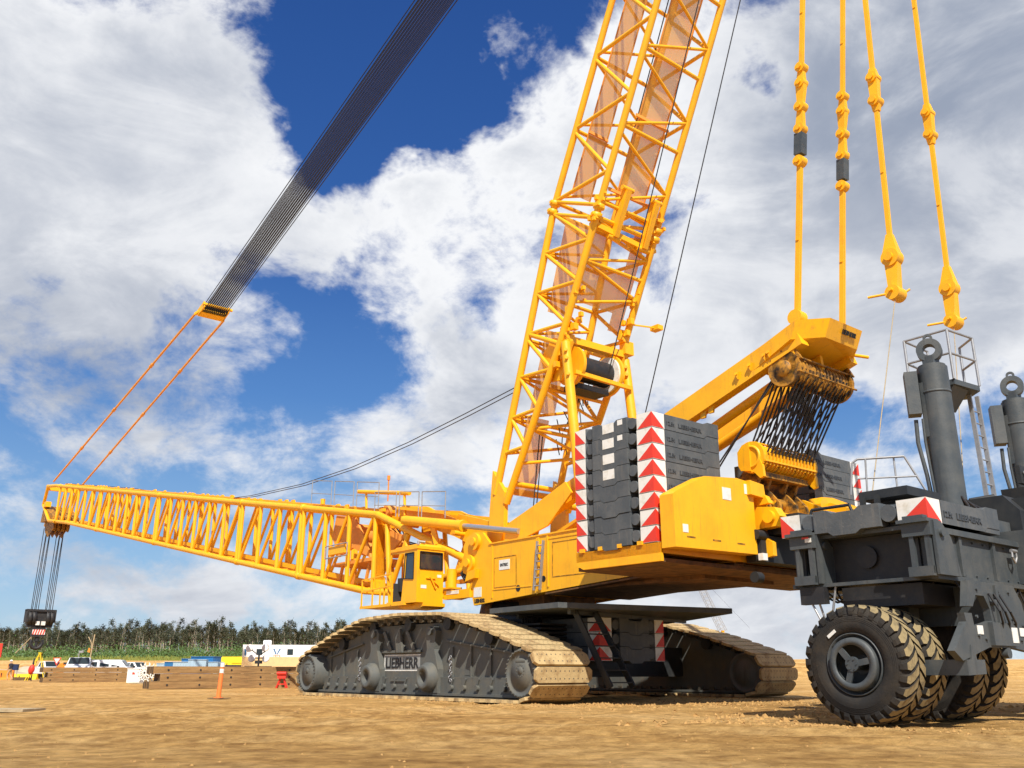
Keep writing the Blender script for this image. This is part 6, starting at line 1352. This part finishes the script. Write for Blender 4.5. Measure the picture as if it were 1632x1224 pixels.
GREY = [(28.2, 32.5, 0.153, 1.10), (32.8, 33.6, 0.133, 0.80), (21.7, 36.3, 0.100, 0.60), (17.0, 32.2, 0.080, 0.35), (-3.9, 16.0, 0.053, 0.90), (-0.7, 18.0, 0.040, 0.60), (-27.9, 14.6, 0.087, 0.80), (-21.7, 11.6, 0.087, 0.60), (27.3, 22.5, 0.133, 0.40), (-26.0, 17.7, 0.107, 0.70), (-22.8, 34.7, 0.073, 0.60), (-15.6, 3.1, 0.100, 0.70), (-24.0, 2.6, 0.100, 0.70), (14.4, 2.4, 0.133, 0.70), (-31.4, 20.7, 0.080, 0.40), (-15.4, 23.9, 0.067, 0.40), (-6.7, 12.8, 0.060, 0.40), (13.7, 19.0, 0.107, 0.40), (-31.5, 32.0, 0.080, 0.40), (-23.7, 27.5, 0.067, 0.30)]
def blobs(vec, lst):
    acc = None
    for (az_, el_, rad_, wt_) in lst:
        d = (math.sin(R(az_))*math.cos(R(el_)), math.cos(R(az_))*math.cos(R(el_)), math.sin(R(el_)))
        dt = vm('DOT_PRODUCT', vec, val=d).outputs['Value']; k_ = 2/rad_**2
        t_ = mt('EXPONENT', mt('MULTIPLY_ADD', dt, k_, -k_)); acc = mt('MULTIPLY', t_, wt_) if acc is None else mt('MULTIPLY_ADD', t_, wt_, acc)
    return acc
def warped(vec, sc, amp, det=6, rough=.6):
    warp = N('ShaderNodeTexNoise'); warp.inputs['Scale'].default_value = sc; warp.inputs['Detail'].default_value = det; warp.inputs['Roughness'].default_value = rough; L(vec, warp.inputs['Vector'])
    wv = vm('SUBTRACT', warp.outputs['Color'], val=(.5, .5, .5)); ws = N('ShaderNodeVectorMath'); ws.operation = 'SCALE'; ws.inputs['Scale'].default_value = amp; L(wv.outputs[0], ws.inputs[0])
    return vm('ADD', vec, ws.outputs[0]).outputs[0]
DW = vm('NORMALIZE', warped(D, 3.5, .36, 6, .62)).outputs[0]
acc = blobs(DW, CLOUDS)
big = fbm(3.6, 8, .62, (1, 1, 1.5), (6.1, 3.3, 0.2), .35); fine = fbm(11.0, 8, .65, (1, 1, 1.5), (3, 1, 2), .25)
den = mt('ADD', mt('MULTIPLY_ADD', acc, .74, -.10), mt('ADD', mt('MULTIPLY', mt('SUBTRACT', big, .5), 4.6), mt('MULTIPLY', mt('SUBTRACT', fine, .5), 2.7)))
mask = N('ShaderNodeMapRange'); mask.interpolation_type = 'SMOOTHSTEP'; mask.inputs['From Min'].default_value = -.38; mask.inputs['From Max'].default_value = .72; L(den, mask.inputs['Value'])
core = N('ShaderNodeMapRange'); core.interpolation_type = 'SMOOTHSTEP'; core.inputs['From Min'].default_value = .5; core.inputs['From Max'].default_value = 2.0; L(den, core.inputs['Value'])
shd = fbm(5.0, 7, .6, (1, 1, 2.2), (7, 2, 5), .5); shr = N('ShaderNodeMapRange'); shr.interpolation_type = 'SMOOTHSTEP'; shr.inputs['From Min'].default_value = .36; shr.inputs['From Max'].default_value = .66; L(shd, shr.inputs['Value'])
gacc = mt('ADD', mt('MULTIPLY', core.outputs[0], .28), mt('MULTIPLY', blobs(DW, GREY), .72))
gr0 = mt('MULTIPLY', gacc, mt('ADD', mt('MULTIPLY', shr.outputs[0], 1.1), .3)); gr_ = mt('DIVIDE', mt('MULTIPLY', gr0, 1.35), mt('ADD', gr0, .75), clamp=True)
cm = N('ShaderNodeMix'); cm.data_type = 'RGBA'; cm.inputs[6].default_value = (8.5, 8.6, 8.8, 1); cm.inputs[7].default_value = (2.9, 3.35, 4.3, 1); L(gr_, cm.inputs[0])
sx = N('ShaderNodeSeparateXYZ'); L(D, sx.inputs[0]); elr = N('ShaderNodeValToRGB'); L(sx.outputs['Z'], elr.inputs['Fac']); ee = elr.color_ramp.elements
ee[0].position = 0.; ee[0].color = (.42, .62, .86, 1); ee[1].position = .75; ee[1].color = (.012, .062, .30, 1)
for p_, c_ in ((.12, (.27, .50, .83, 1)), (.28, (.09, .26, .66, 1)), (.42, (.03, .13, .48, 1))): q_ = ee.new(p_); q_.color = c_
es = N('ShaderNodeVectorMath'); es.operation = 'SCALE'; es.inputs['Scale'].default_value = 8.; L(elr.outputs[0], es.inputs[0])
bl_ = N('ShaderNodeMix'); bl_.data_type = 'RGBA'; bl_.inputs[0].default_value = .75; L(hs.outputs[0], bl_.inputs[6]); L(es.outputs[0], bl_.inputs[7])
fin = N('ShaderNodeMix'); fin.data_type = 'RGBA'; L(mask.outputs[0], fin.inputs[0]); L(bl_.outputs[2], fin.inputs[6]); L(cm.outputs[2], fin.inputs[7])
bg = N('ShaderNodeBackground'); bg.inputs['Strength'].default_value = .09; L(fin.outputs[2], bg.inputs['Color']); wo = N('ShaderNodeOutputWorld'); L(bg.outputs[0], wo.inputs['Surface'])
w.cycles.sampling_method = 'MANUAL'; w.cycles.sample_map_resolution = 512
sl = bpy.data.lights.new('sun', 'SUN'); sl.energy = 5.0; sl.angle = R(.53); sl.color = (1, .95, .86); so = bpy.data.objects.new('sun', sl); COL.objects.link(so); so.rotation_euler = SUND.to_track_quat('Z', 'Y').to_euler(); so.location = (0, -20, 60)
cd_ = bpy.data.cameras.new('camera'); cam = bpy.data.objects.new('camera', cd_); COL.objects.link(cam); cam.location = (0, 0, .85); cam.rotation_euler = (R(90)+math.atan(457/1450), 0, 0)
cd_.sensor_width = 36; cd_.lens = 36*1450/1632; cd_.clip_end = 6000; cd_.clip_start = .05; SC.camera = cam
SC.view_settings.view_transform = 'Standard'; SC.view_settings.look = 'None'; SC.view_settings.exposure = .32; SC.view_settings.gamma = 1
SC.render.engine = 'CYCLES'; SC.cycles.max_bounces = 6; SC.cycles.transparent_max_bounces = 12
